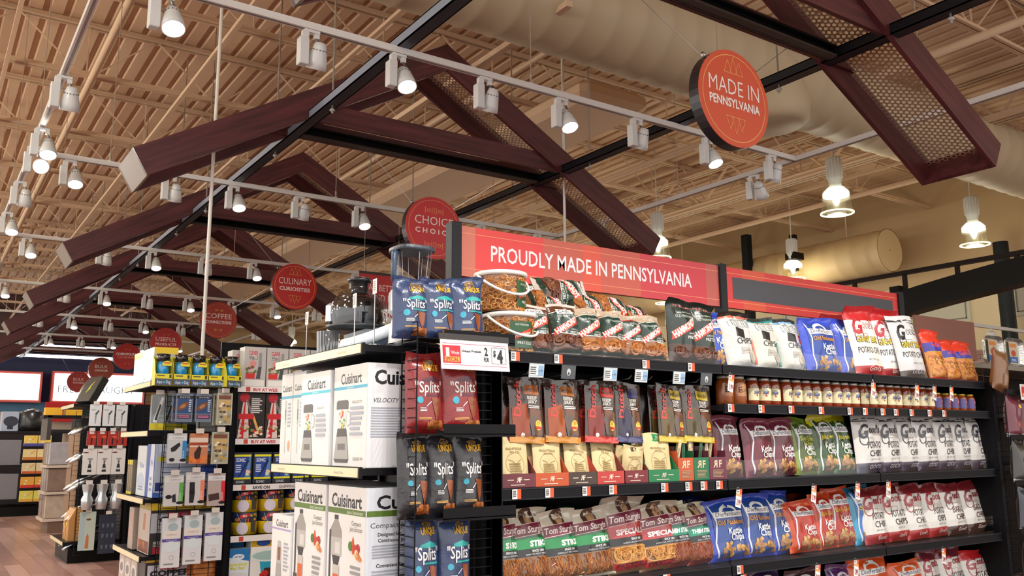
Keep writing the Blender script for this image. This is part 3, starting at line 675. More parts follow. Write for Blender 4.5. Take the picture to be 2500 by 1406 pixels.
for a, b, z, h in ((1.87, 3.08, ZT, .045), (3.09, 4.25, ZT, .085), (4.27, 5.43, ZT, .085), (3.09, 4.25, ZM, .085), (4.27, 5.43, ZM, .085), (1.87, 3.08, ZL, .1), (3.09, 4.25, ZL, .1), (4.27, 5.46, ZL, .1)):
    MB().box((a, GY-.004, z), (b, GY-.001, z+h), '#ffffff').build('clear_fence', CLEAR, G)
# jerky peg hooks
for px in (1235, 1300, 1383, 1485, 1550, 1600, 1655, 1715):
    x = gx(px, 920); MB().tube([(x, 3.27, 1.86), (x, 2.84, 1.87), (x, 2.82, 1.885)], .003, '#a9a9a9', 5).build('peg_hook', STEEL, G)
# ---------------------------------------------------------------- header sign
HS_ = thing('header_sign', 'long red header sign reading PROUDLY MADE IN PENNSYLVANIA with dark grey second panel', 'sign', (0, 3.27, 0))
for x, w in ((1.918, .052), (3.634, .052), (5.345, .052)): MB().bevbox((x-w/2, -.03, 1.99), (x+w/2, .03, 2.572), '#2b2c2f', .004).build('sign_post', DARKM, HS_)
def sgn(x0, x1, z0, z1, spec, col):
    MB().box((x0, -.012, z0), (x1, .012, z1), col).build('sign_panel', vm('satin_print', .4), HS_)
    m = MB(); art(m, flat(((x0+x1)/2, -.012, z0), (1, 0, 0), (0, 0, 1), (0, -1, 0)), x1-x0, z1-z0, spec, off=.0005); m.build('lettering', vm('satin_print', .4), HS_)
def stripes(L): return [('r', a, b, 0, 1, col) for a, b, col in L]
sgn(1.945, 3.607, 2.33, 2.56, stripes([(-1, -.905, '#c9705c'), (-.905, -.45, '#de403e'), (-.45, -.16, '#c25a4a'), (-.16, -.02, '#d9543e'), (-.02, .3, '#c45848'), (.3, .88, '#c83a45'), (.88, 1, '#ba5a50')])
    + [('r', -1, 1, .855, .865, '#f0a070'), ('r', -1, 1, .155, .165, '#f0a070'), ('t', 'PROUDLY MADE IN PENNSYLVANIA', -.03, .37, .36, '#f1e7ea', {'fit': .775, 'b': .012})], '#d8423e')
sgn(3.661, 5.318, 2.33, 2.56, stripes([(-1, -.83, '#d23a38'), (-.83, -.6, '#cf5136'), (-.6, 1, '#c93835')]) + [('r', -1, 1, .855, .865, '#f0a070'), ('r', -1, 1, .155, .165, '#f0a070'), ('r', -.93, .93, .23, .77, '#46474d')], '#cc3a36')
# ================================================================ products
def span(xl, xr, yt, z, Y, yref=None):
    ym = yref or (yt+60); a = atY(xl, ym, Y)[0]; b = atY(xr, ym, Y)[0]; t = atY((xl+xr)/2, yt, Y)[2]
    return (a+b)/2, b-a, t-z
GOLD = ['#bd8c44', '#a06f30', '#cfa660', '#8f5f28', '#b07c38']
def sp_dieff(main, panel, l1, l2, fc, kc='#f4f2ee', banner='#f2f1ee', bt='#27325e'):
    s = [('p', [(-.72, .9), (-.55, .62), (-.7, .3), (-.62, .06), (.95, .06), (.95, .86), (.3, .9)], panel), ('l', [(-.72, .9), (-.55, .62), (-.7, .3), (-.62, .06)], .008, '#dfe3ee'),
         ('r', -.62, .78, .69, .79, banner), ('e', .05, .8, .4, .2, banner), ('e', .05, .79, .3, .12, panel), ('r', -.6, .76, .695, .785, banner), ('t', "Dieffenbach's", .08, .71, .085, bt, {'fit': .64, 'sh': .35, 'b': .01})]
    s += [('bits', -.5, .85, .06, .28, 44, .014, GOLD)]
    s += [('t', l1, .1, .575, .085, fc, {'fit': .62, 'b': .02})]+([('t', l2, .1, .5, .07, fc, {'b': .02})] if l2 else [])
    return s+[('t', 'Kettle', .22, .42, .115, kc, {'b': .02}), ('t', 'Chips', .28, .32, .115, kc, {'b': .02})]
def sp_good(gc, l1='POTATO', l2='CHIPS', giant=False, bot=None, tc='#1d1d1f', stripes_=False, bt='Good\'s'):
    s = []
    if stripes_: s += [('r', -1, 1, .885, .9, '#222228'), ('r', -1, 1, .915, .93, '#222228')]
    s += [('t', "G", -.42, .6, .27, gc, {'fit': .34, 'sh': .45, 'b': .03}), ('ring', -.5, .575, .24, .005, gc), ('t', "ood's", .3, .68, .15, gc, {'fit': .42, 'sh': .4, 'b': .03})]
    if giant: s += [('t', "ood's", .3, .683, .145, '#f3f0ee', {'fit': .41, 'sh': .4, 'b': -.005})]
    if giant: s += [('t', 'GIANT BAG', .05, .475, .1, '#151515', {'fit': .78, 'b': .05, 'sh': .1}), ('t', 'GIANT BAG', .05, .478, .095, '#f2d21c', {'fit': .75, 'b': .012, 'sh': .1}), ('t', 'POTATO CHIPS', .05, .32, .1, tc, {'fit': .78})]
    else: s += [('t', l1, .15, .42, .13, tc, {'fit': .52, 'b': .005}), ('t', l2, .2, .28, .12, tc, {'fit': .46, 'b': .005})]
    return s+[('t', 'NET WT 7.5 OZ', .1, .215, .03, '#555555'), ('l', [(-.3, .6), (.1, .6), (.1, .53), (-.3, .53), (-.3, .6)], .0015, gc), ('t', bt.upper() if stripes_ else bt, .1, .07, .075, '#c9c7cf' if stripes_ else '#f1dcd6', {'sh': .35, 'b': .01})]
def fishsticks(n, rr, ll, y0, y1, cols, loops=0):
    def ex(o, f, w, h, d, seed):
        rg = random.Random(seed+5); m = MB()
        for i in range(n):
            x = rg.uniform(-.42, .42)*w; y = rg.uniform(y0, y1)*h; a = rg.gauss(0, .5)+math.pi/2; L = ll*rg.uniform(.6, 1)
            pts = np.array([(x+math.cos(a)*L*k, np.clip(y+math.sin(a)*L*k, y0*h*.8, y1*h)) for k in (-.5, 0, .5)]); pts[:, 0] = np.clip(pts[:, 0], -w*.45, w*.45)
            P = f(pts[:, 0], pts[:, 1], rr*rg.uniform(-.2, .9)); m.tube([tuple(p) for p in P], rr, cols[i % len(cols)], 5)
        for i in range(loops):
            x = rg.uniform(-.36, .36)*w; y = rg.uniform(y0+.06, y1-.05)*h; R = ll; a0 = rg.random()*6
            for (dx, dy, r2) in ((0, 0, R), (math.cos(a0)*R*.35, math.sin(a0)*R*.35, R*.55)):
                t = np.arange(11)*2*math.pi/10; px = np.clip(x+dx+np.cos(t)*r2, -w*.46, w*.46); py = np.clip(y+dy+np.sin(t)*r2*.85, y0*h*.8, y1*h)
                P = f(px, py, rr*.7); m.tube([tuple(p) for p in P], rr, cols[i % len(cols)], 5, False)
        m.build('pretzels', FOOD, o, kind='stuff')
    return ex
PZ = ['#a8672c', '#8a4a1c', '#b97a3c', '#9a5826']; PZL = ['#c98f45', '#b0702e', '#dba75e']; PZD = ['#6b3a24', '#573020', '#7c4a2e']
def sp_hammond(dark=False, full=False, uns=False):
    g = '#16352b'
    s = [] if full else [('p', [(-.96, .42), (.96, .36), (.96, .78), (.5, .84), (-.4, .84), (-.96, .8)], g), ('l', [(-.96, .42), (.96, .36)], .003, '#e8e8e4'), ('l', [(-.96, .8), (-.4, .84), (.5, .84), (.96, .78)], .0025, '#e8e8e4'), ('r', -1, 1, .05, .1, g)]
    s += [('t', 'OLD FASHIONED', 0, .72, .05, '#c9d3c8', {'fit': .6}), ('p', [(-.9, .36), (-.84, .5), (.86, .78), (.86, .62)], '#d23a22'), ('t', "HAMMOND'S", .02, .525, .12, '#f3e3dc', {'fit': .86, 'b': .045, 'rot': 27}), ('t', 'HAND MADE', .5, .46, .035, '#d8dcd4'), ('t', 'PRETZELS', .45, .39, .055, '#e8ebe4', {'b': .01})]
    if dark: s += [('r', -.55, .5, .775, .885, '#f2f0ec'), ('t', 'DARK', -.02, .795, .075, '#2b2b2b', {'fit': .42, 'b': .01})]
    elif not full: s += [('t', 'Since 1931', 0, .88, .05, '#e8e4de')]
    if uns: s += [('t', 'UNSALTED', -.1, .8, .05, '#d2453a', {'fit': .6, 'b': .02})]
    if full: s += [('t', 'SOURDOUGH', .0, .88, .05, '#d8746c', {'fit': .62, 'b': .02}), ('t', 'Taste the Difference', 0, .79, .035, '#c9d3c8')]
    return s
def sp_unique(tint, bann, fullname='UNIQUE'):
    return [('t', fullname, .22, .77, .085, '#d7a324', {'fit': .46, 'b': .04}), ('e', .15, .88, .3, .16, '#8d6a34'), ('e', .15, .87, .2, .09, '#5a4a3c'), ('p', [(-.3, .66), (.2, .7), (.75, .66), (.75, .63), (-.3, .63)], bann), ('t', '"Splits"', .12, .5, .155, '#f4f2f0', {'fit': .74, 'b': .01}),
            ('r', -.1, .8, .455, .475, bann), ('e', -.42, .41, .16, .16, '#38a8c4'), ('p', [(.2, .44), (.7, .42), (.62, .25), (.45, .16), (.3, .3)], '#8f4a25'), ('e', .45, .36, .12, .1, tint), ('l', [(-.05, .33), (.2, .39)], .003, '#f0f0f0'), ('lines', -.45, .05, .27, .32, 3, '#e0e0e0'), ('lines', -.5, .2, .17, .2, 2, '#d9a44a'), ('bits', .0, .8, .04, .14, 16, .016, ['#a35a2c', '#c0743c', '#864520'])]
def sp_sturgis(kind):
    red = kind == 'SPECIALS'
    s = [('r', -1, 1, .36, .46, '#1c2126'), ('t', 'SINCE 1861', .3, .415, .035, '#e8e8e8', {'b': .02}), ('t', "AMERICA'S FIRST PRETZEL", .25, .375, .026, '#d8d8d8', {'fit': .6}), ('e', -.35, .86, .34, .42, '#5b3a2a'), ('e', .02, .86, .3, .4, '#5b3a2a')]
    s = s[:3]+[('e', .02, .87, .34, .4, '#4e3226'), ('e', .04, .865, .17, .22, '#b8906c')]
    s += [('p', [(-.8, .62), (.85, .66), (.85, .82), (-.8, .78)], '#74243a'), ('l', [(-.8, .62), (.85, .66)], .0025, '#e0c8c0'), ('l', [(-.8, .78), (.85, .82)], .0025, '#e0c8c0'), ('t', 'Tom Sturgis', .0, .675, .1, '#f0e4e0', {'fit': .74, 'sh': .3, 'b': .02, 'rot': 2})]
    if kind == 'STIKS': s += [('r', -1, 1, .46, .6, '#1c8a4c'), ('t', 'STIKS', .38, .49, .085, '#f4f4f0', {'fit': .46, 'b': .05})]
    elif kind == 'THIN STIKS': s += [('r', -1, 1, .46, .6, '#1c8a6c'), ('t', 'THIN STIKS', .12, .5, .075, '#f4f4f0', {'fit': .7, 'b': .05})]
    else: s += [('t', 'SPECIALS', .1, .5, .08, '#f1dada', {'fit': .7, 'b': .05}), ('r', -1, 1, .045, .14, '#c4202a'), ('t', 'PRETZELS', .0, .07, .055, '#3a1216', {'fit': .72, 'b': .03})]
    return s
def sp_ugly(acc, word):
    return [('r', -1, 1, .89, .93, acc), ('t', 'KETTLE COOKED', .1, .845, .035, '#3a3a3a', {'fit': .5}), ('t', 'UGLIES', .1, .73, .12, '#8d9090', {'fit': .7, 'b': .04}), ('t', 'UGLIES', .1, .733, .115, '#e4e4e0', {'fit': .67, 'b': .01}),
            ('p', [(-.35, .56), (.2, .52), (.25, .68), (-.3, .72)], '#232325'), ('t', 'CHIPS', .1, .42, .12, '#1d1d1d', {'fit': .5}), ('r', .62, 1, .06, .5, acc), ('p', [(-.25, .24), (.35, .26), (.4, .34), (-.2, .36)], '#b8b4aa'), ('t', word, .08, .275, .04, '#5c4a44', {'fit': .26}), ('e', .42, .2, .26, .3, '#b6ab98'), ('e', .4, .2, .1, .14, '#9a8d78')]
SH = [0]
def P_(name, desc, cat, xl, xr, yt, z, Y, spec, bands, group=None, d=.075, tilt=-.17, rz=0., ry=0., bend=.0, **kw):
    X, w, h = span(xl, xr, yt, z, Y); SH[0] += 1
    return bag(name, desc, cat, (X, Y+d/2+.005, z), w*.95, h*1.02, d, spec, bands, seed=SH[0]*13+5, bend=bend, tilt=tilt, rz=rz, ry=-ry*.5, group=group, **kw)
BL, MR, OG = '#2340a8', '#7a2f42', '#cf4a1e'
# --- top shelf: buckets
def bucket(loc, label, rot, la=.5):
    t = thing('pretzel_bucket', label, 'bucket', loc, rot); t.scale = (1.07, 1.07, 1.03)
    MB().lathe([(.085, 0), (.09, .005), (.096, .15)], '#8a5430', 28).build('bucket_wall', vm('pretzels_behind_plastic', .15, coat=1, var=.35, nscale=55), t)
    m = MB(); rg = random.Random(3)
    for i in range(420):
        a = rg.uniform(0, 6.28); z = rg.uniform(.012, .135); r = .0905+.005*z/.15; rr = rg.uniform(.009, .013); b0 = rg.random()*3
        pts = [((r+.001)*math.cos(a+rr*math.cos(b0+k*.9)/r), (r+.001)*math.sin(a+rr*math.cos(b0+k*.9)/r), z+rr*.8*math.sin(b0+k*.9)) for k in range(6)]
        m.tube(pts, .0028, ['#a8672c', '#c08646', '#b97a3c', '#cf9a58'][i % 4], 4, False)
    m.build('pretzels', FOOD, t, kind='stuff')
    MB().lathe([(.001, .162), (.09, .163), (.104, .16), (.106, .15), (.1, .142), (.096, .144)], '#eceae6', 36).build('lid', PLAST, t)
    m = MB(); pts = [(.106*math.cos(a), .106*math.sin(a)-.0, .148-.1*math.sin((a+math.pi)*1.0)*1.0 if False else .148-.085*max(0, math.sin(-a))) for a in np.linspace(-math.pi, 0, 16)]
    m.tube([(p[0]*1.02, p[1]*1.04, p[2]) for p in pts], .0055, '#f0efec', 6); m.build('handle', PLAST, t)
    # green wrap label on the side
    m = MB(); fnc = lambda x, y, off: np.stack([(.097+off)*np.sin(x/.097+la), -(.097+off)*np.cos(x/.097+la), y], 1)
    art(m, fnc, .1, .15, [('r', -1, 1, .12, .82, '#24502f'), ('p', [(-.8, .3), (-.8, .42), (.8, .66), (.8, .54)], '#d23a22'), ('t', "HAMMOND'S", 0, .42, .1, '#f3e3dc', {'fit': .8, 'b': .03, 'rot': 9}), ('t', 'OLD FASHIONED', 0, .7, .06, '#d8dcd4', {'fit': .6}), ('t', 'PRETZELS', .2, .22, .08, '#e8ebe4')], .01, off=.001); m.build('printed_label', PAPER, t)
    return t
bucket((1.985, 2.93, ZT), 'clear pretzel bucket with white lid, lower of the two', 0.1, -.15)
bucket((1.955, 2.95, ZT+.17), 'clear pretzel bucket with white lid stacked on top', .0, .62)
HG = 'pretzel bags heaped on the top shelf'
HB = [(0, 1, '#5e3522'), (0, .05, '#c8c0b8'), (.95, 1, '#c8c0b8')]; HBL = [(0, 1, '#8f5a33'), (0, .04, '#c8c0b8'), (.84, 1, '#b9a58e')]
ex_h = fishsticks(0, .006, .022, .1, .34, PZ, 7); ex_hd = fishsticks(0, .006, .02, .1, .36, PZD, 7)
for i, (xl, xr, yt, dk, lb) in enumerate(((1282, 1366, 738, 1, 'dark pretzel bag with green label, beside the pretzel buckets'), (1362, 1440, 738, 1, 'dark pretzel bag with green label, second from the buckets'), (1425, 1495, 748, 0, 'clear pretzel bag with green label, third from the buckets'),
        (1480, 1545, 752, 0, 'tilted clear pretzel bag with red banner, fourth from the buckets'), (1530, 1595, 762, 0, 'unsalted clear pretzel bag, fifth from the buckets'), (1580, 1645, 768, 0, 'clear pretzel bag with green label, sixth from the buckets'))):
    P_('pretzel_bag', lb, 'snack bag', xl, xr, yt, ZT, 2.83, sp_hammond(dk, False, i == 4), HB if dk else HBL, HG, d=.08, tilt=-.2, ry=(.0, .06, .1, -.1, .05, .06)[i], extra=ex_hd if dk else ex_h, mat=vm('shiny_clear_film', .14, coat=1., bump=.6, bscale=22, var=.2))
P_('pretzel_bag', 'dark pretzel bag half hidden behind the first two', 'snack bag', 1345, 1412, 742, ZT, 2.96, sp_hammond(1), HB, HG, extra=ex_hd)
for xl, xr, yt, rz, lb in ((1640, 1722, 735, .1, 'dark green sourdough pretzel bag, taller left one'), (1700, 1762, 745, -.05, 'dark green sourdough pretzel bag, right one beside the blue bag')):
    P_('pretzel_bag', lb, 'snack bag', xl, xr, yt, ZT, 2.84, sp_hammond(0, True), [(0, 1, '#14261f'), (.04, .3, '#4a3326')], HG, rz=rz, bend=-.1, tilt=-.05, extra=fishsticks(0, .005, .02, .08, .26, PZD, 6))
# lying bags in the heap
for i, (x, y, z, ln, wd, yaw, dk, lb) in enumerate(((2.34, 2.98, 2.255, .3, .15, .1, 1, 'dark pretzel bag lying on the very top of the heap'), (2.24, 2.96, 2.185, .22, .15, .2, 0, 'pretzel bag lying in the heap above the DARK label'), (2.46, 2.97, 2.205, .24, .15, -.1, 0, 'pretzel bag lying in the middle of the heap'),
        (2.62, 2.98, 2.2, .24, .15, .2, 0, 'green pretzel bag lying behind the standing bags'), (2.76, 3.0, 2.185, .24, .15, -.2, 0, 'pretzel bag lying at the right of the heap'), (2.88, 3.02, 2.13, .2, .14, .2, 0, 'pretzel bag lying low behind the last standing bag'), (2.4, 3.06, 2.07, .6, .22, .0, 1, 'pretzel bag buried under the heap, left'), (2.8, 3.08, 2.06, .4, .22, .0, 0, 'pretzel bag buried under the heap, right'))):
    o = bag('pretzel_bag', lb, 'snack bag', (x-math.cos(yaw)*ln/2, y+.055, z+.0), wd, ln, .085, sp_hammond(dk), HB if dk else [(0, 1, '#93603a'), (.3, .62, '#1c4a36')], seed=300+i, group=HG, extra=ex_hd if dk else ex_h, mat=vm('shiny_clear_film', .14))
    o.rotation_euler = (-.75, math.pi/2+.06*(i % 3-1), 0); o.rotation_mode = 'YXZ'; o.rotation_euler = (-.55, math.pi/2-yaw*.3, 0)
# --- chip bags on the top shelf
CG = 'chip bags on the top shelf'
WB = '#e4e4e2'
P_('chip_bag', 'blue kettle chip bag leaning beside the green pretzel bags', 'snack bag', 1735, 1812, 760, ZT, 2.9, sp_dieff(BL, '#3050b0', 'Old Fashioned', None, '#e8a32c'), [(0, 1, BL)], CG, ry=.22)
P_('chip_bag', 'grey chip bag with orange top, first of the light ones', 'snack bag', 1787, 1868, 762, ZT, 2.86, sp_ugly('#d9694a', 'JALAPENO'), [(0, 1, '#cfcfcc'), (.93, 1, '#26201f')], CG, ry=.12, bend=-.08)
P_('chip_bag', 'small grey chip bag tucked behind the orange topped one', 'snack bag', 1770, 1815, 775, ZT, 3.02, sp_ugly('#d9694a', 'BBQ'), [(0, 1, '#cfcfcc'), (.93, 1, '#26201f')], CG)
P_('chip_bag', 'grey chip bag with teal top band', 'snack bag', 1853, 1925, 772, ZT, 2.86, sp_ugly('#1f8f8c', 'SALT'), [(0, 1, '#cfcfc4'), (.93, 1, '#1b2b2b')], CG, ry=.08)
P_('chip_bag', 'grey chip bag with light blue top band', 'snack bag', 1920, 1982, 777, ZT, 2.86, sp_ugly('#6fa8cf', 'SALTED'), [(0, 1, '#d3d3cc'), (.93, 1, '#1d2226')], CG, ry=.06)
P_('chip_bag', 'bright blue kettle chip bag on top shelf, wide one', 'snack bag', 1980, 2072, 775, ZT, 2.86, sp_dieff(BL, '#27489c', 'Old Fashioned', None, '#e0982c'), [(0, 1, '#2a48c4')], CG, ry=.05, bend=-.05)
P_('chip_bag', 'bright blue kettle chip bag partly behind the giant red bag', 'snack bag', 2063, 2125, 778, ZT, 2.9, sp_dieff(BL, '#27489c', 'Old Fashioned', None, '#e0982c'), [(0, 1, '#2a48c4')], CG)
P_('chip_bag', 'red topped chip bag peeking behind the blue kettle bag', 'snack bag', 2030, 2100, 768, ZT, 3.0, sp_good('#b8242c', giant=True), [(0, 1, WB), (.75, 1, '#c22329')], CG, bend=-.1)
P_('chip_bag', 'giant white chip bag with red top, left of the pair', 'snack bag', 2098, 2172, 748, ZT, 2.86, sp_good('#b8242c', giant=True), [(0, 1, '#e9e6dc'), (.8, 1, '#c22329'), (0, .14, '#b92127')], CG, ry=.04, bend=-.1)
P_('chip_bag', 'giant white chip bag with red top, right of the pair', 'snack bag', 2152, 2225, 756, ZT, 2.9, sp_good('#b8242c', giant=True), [(0, 1, WB), (.84, 1, '#c22329'), (0, .13, '#a92127')], CG, ry=.06, bend=-.1)
P_('chip_bag', 'giant white chip bag with black striped top', 'snack bag', 2208, 2275, 768, ZT, 2.85, sp_good('#24242a', giant=True, stripes_=True), [(0, 1, '#dcdcdc'), (0, .12, '#5a554e')], CG, ry=.05)
def sp_corn(): return [('r', -1, 1, .56, .74, '#3a2f9c'), ('t', "Good's", .1, .66, .13, '#e04848', {'fit': .6, 'sh': .3, 'b': .03}), ('l', [(-.9, .56), (.9, .56)], .004, '#e8b424'), ('t', 'BAR-B-Q', 0, .4, .07, '#6b4a1c', {'fit': .6}), ('t', 'CORN', 0, .31, .07, '#6b4a1c', {'fit': .5}), ('bits', -.85, .85, .08, .5, 40, .012, ['#c9752a', '#e09a3c', '#a85a1e'])]
for xl, xr, yt, Y, lb in ((2262, 2292, 836, 2.98, 'orange snack bag, leftmost at the rear'), (2283, 2328, 806, 2.86, 'orange snack bag with tall red peak'), (2322, 2362, 832, 2.87, 'orange snack bag third from the end of shelf'), (2350, 2402, 834, 2.88, 'orange snack bag at the right end of top shelf')):
    P_('snack_bag', lb, 'snack bag', xl, xr, yt, ZT, Y, sp_corn(), [(0, 1, '#d98a34'), (.74, 1, '#dc3a22'), (0, .07, '#cf3a24')], CG, ry=.04, bend=-.06)
# --- jars
def jar(r, h, lid, lab, jc='#8a3518', wide=False):
    o = bpy.data.objects.new('sauce_jar', None); C.objects.link(o)
    MB().lathe([(.001, 0), (r*.9, 0), (r, h*.06), (r, h*.72), (r*.93, h*.82), (r*.72, h*.9), (r*.7, h*.93)], jc, 20).build('glass_body', JARM, o)
    MB().lathe([(r*.73, h*.9), (r*.8, h*.91), (r*.8, h*.995), (r*.75, h), (.001, h)], lid, 20).build('lid', vm('tin_lid', .3, metal=.5, var=.02), o)
    m = MB(); fnc = lambda x, y, off: np.stack([(r+off)*np.sin(x/r-.25), -(r+off)*np.cos(x/r-.25), y], 1)
    art(m, fnc, r*2.4, h, lab, .012, off=.0006); m.build('printed_label', PAPER, o); return o
L1 = [('r', -1, 1, .2, .62, '#e4d9b0'), ('e', 0, .62, .42, .28, '#e4d9b0'), ('e', 0, .5, .34, .3, '#7a8fae'), ('bits', -.3, .35, .32, .58, 12, .006, ['#3c4f92', '#5a6b4a', '#a8442c', '#c9b48a']), ('t', 'JAKE & AMOS', 0, .64, .06, '#2f4a7c', {'fit': .3, 'b': .02})]
L2 = [('r', -.45, .45, .32, .72, '#b07c52'), ('t', 'E', -.22, .44, .22, '#3c2412', {'b': .03}), ('t', 'SAUCE', .1, .46, .1, '#3c2412')]
L3 = [('r', -1, .2, .2, .72, '#5a4f8c'), ('r', .2, 1, .2, .72, '#b83a2c'), ('r', .2, 1, .2, .32, '#3f7a3c'), ('e', .35, .55, .18, .2, '#d8a08c')]
for k, px in enumerate((1768, 1800)):
    o = jar(.042, .14, '#c9c7c0', L2, '#8f4a20'); o.location = (gx(px, 950, 2.86), 2.86, ZJ-.006); tag(o, f'wide amber jar with kraft label, {("leftmost", "second from left")[k]} on the jar shelf', 'jar', 'wide amber jars')
j0 = jar(.0345, .138, '#d2d2cc', L1); bpy.context.view_layer.update()
xa, xb = gx(1838, 950, 2.86), gx(2268, 970, 2.86); n = 20
for k in range(n):
    o = j0 if k == 0 else dup(j0); rgz = random.Random(k); o.location = (xa+(xb-xa)*k/(n-1), 2.86+rgz.uniform(0, .01), ZJ-.006); o.rotation_euler = (0, 0, rgz.choice((-.35, -.1, 0, .15, .3)))
    tag(o, f'tomato red sauce jar with cream label, {ORD[k]} of its row', 'jar', 'tomato sauce jars with cream labels')
for k in range(n):
    o = dup(j0); o.location = (xa+(xb-xa)*(k+.3)/(n-1), 2.95, ZJ-.006); tag(o, f'sauce jar with cream label in the rear row, {ORD[k]}', 'jar', 'sauce jars in the rear row')
j3 = jar(.031, .108, '#cfb43c', L3, '#9c4a26'); bpy.context.view_layer.update()
for k in range(5):
    o = j3 if k == 0 else dup(j3); o.location = (gx(2287+20*k, 985, 2.86), 2.86, ZJ-.006); tag(o, f'small salsa jar with yellow lid, {ORD[k]}', 'jar', 'small yellow lidded jars')
# --- middle shelf, right: kettle chips then white bags
MG = 'chip bags on the middle shelf'
for xl, xr, yt, Y, lb, ry in ((1758, 1828, 1018, 2.88, 'leftmost', .0), (1832, 1910, 1024, 2.86, 'middle', .1), (1882, 1962, 1024, 2.88, 'rightmost', .05)):
    P_('chip_bag', f'maroon kettle chip bag on the middle shelf, {lb} of the three', 'snack bag', xl, xr, yt, ZM, Y, sp_dieff(MR, '#6a2636', '', None, '#f0c060'), [(0, 1, MR)], MG, ry=ry, bend=-.06, tilt=-.08)
P_('chip_bag', 'olive green sour cream kettle chip bag', 'snack bag', 1950, 2014, 1020, ZM, 2.88, sp_dieff('#6f8f2c', '#4c5f26', 'Sour Cream', '& Onion', '#cfd850'), [(0, 1, '#7d9a30')], MG)
P_('chip_bag', 'green kettle chip bag with yellow top, left of two', 'snack bag', 2004, 2066, 1012, ZM, 2.87, sp_dieff('#d0c820', '#2f4a20', 'Jalapeno', None, '#e8dc2a'), [(0, 1, '#3a5a22'), (.8, 1, '#d9cf1c')], MG, bend=-.1, ry=.05)
P_('chip_bag', 'green kettle chip bag with yellow top, right of two', 'snack bag', 2046, 2102, 1014, ZM, 2.86, sp_dieff('#d0c820', '#2c5226', 'Jalapeno', None, '#e8dc2a'), [(0, 1, '#2f5a28'), (.82, 1, '#b8b01c')], MG)
for k, (a, b) in enumerate(((2098, 2172), (2155, 2215), (2205, 2262), (2248, 2305), (2296, 2345), (2338, 2385), (2378, 2426))):
    P_('chip_bag', f'white chip bag with black stripes and violet base, {ORD[k]}', 'snack bag', a, b, 1015+k*.5, ZM, 2.84+.01*(k % 3), sp_good('#3a3a44', stripes_=True, bt='GOODS'), [(0, 1, '#d6d4d0'), (0, .17, '#3d3650')], 'white striped chip bags on the middle shelf', ry=.05, tilt=-.05, d=.06)
# --- lower shelf
LG = 'bags on the lower shelf'
SB = [(0, 1, '#7a5638'), (.36, .66, '#175a38'), (.66, 1, '#cfc6b4'), (0, .04, '#cfc6b4')]
for k, (a, b, yt, r_) in enumerate(((1205, 1290, 1252, .02), (1255, 1365, 1248, .06), (1338, 1440, 1250, .07), (1408, 1520, 1243, .08))):
    P_('pretzel_bag', f'green and cream pretzel stick bag on the lower shelf, {ORD[k]}', 'snack bag', a, b, yt, ZL, 2.84+.01*(k % 2), sp_sturgis('STIKS'), SB, LG, ry=r_, extra=fishsticks(75, .0028, .05, .07, .34, PZ), mat=vm('shiny_clear_film', .14), bend=-.08)
for k, (a, b, yt) in enumerate(((1495, 1605, 1218), (1570, 1690, 1232))):
    P_('pretzel_bag', f'red banded pretzel twist bag on the lower shelf, {("left", "right")[k]} one', 'snack bag', a, b, yt, ZL, 2.86, sp_sturgis('SPECIALS'), [(0, 1, '#8c6038'), (.36, .46, '#20242c'), (.46, .66, '#b8222a'), (.66, 1, '#c4b8a6')], LG, ry=.1, extra=fishsticks(14, .0036, .05, .17, .33, PZL, 13), mat=vm('shiny_clear_film', .14), bend=-.1)
for k, (a, b, yt) in enumerate(((1630, 1712, 1225), (1688, 1762, 1232))):
    P_('pretzel_bag', f'teal banded thin pretzel stick bag, {("left", "right")[k]} one', 'snack bag', a, b, yt, ZL, 2.86, sp_sturgis('THIN STIKS'), [(0, 1, '#8a4a2c'), (.36, .66, '#17524a'), (.66, 1, '#cfc6a8'), (0, .08, '#7a2420')], LG, ry=.08, extra=fishsticks(85, .0018, .07, .09, .34, ['#a0522c', '#8a4020']), mat=vm('shiny_clear_film', .14))
for k, (a, b, yt) in enumerate(((1738, 1850, 1222), (1822, 1912, 1210), (1895, 1962, 1200))):
    P_('chip_bag', f'blue kettle chip bag on the lower shelf, {("leftmost", "middle", "rightmost")[k]}', 'snack bag', a, b, yt, ZL, 2.86+.01*k, sp_dieff(BL, '#274a92', 'Old Fashioned', None, '#e0982c'), [(0, 1, '#2444b4')], LG, ry=(.04, -.03, .08)[k], bend=-.05)
for k, (a, b, yt) in enumerate(((1940, 2022, 1225), (2005, 2062, 1205), (2036, 2106, 1192))):
    P_('chip_bag', f'orange kettle chip bag on the lower shelf, {("leftmost", "middle", "rightmost")[k]}', 'snack bag', a, b, yt, ZL, 2.85+.015*k, sp_dieff(OG, '#b02c1c', '' if k == 0 else 'BAR-B-Q', None, '#f0b02c'), [(0, 1, OG)], LG, ry=(.0, .05, .03)[k], bend=(-.12, 0, -.04)[k])
P_('chip_bag', 'bright blue and yellow chip bag beside the orange ones', 'snack bag', 2098, 2160, 1188, ZL, 2.87, sp_dieff('#2a9ac4', '#2a6ab8', 'Salt', 'Vinegar', '#e8c83c'), [(0, 1, '#2c9cc8'), (.78, 1, '#1f6a8c')], LG, ry=.06)
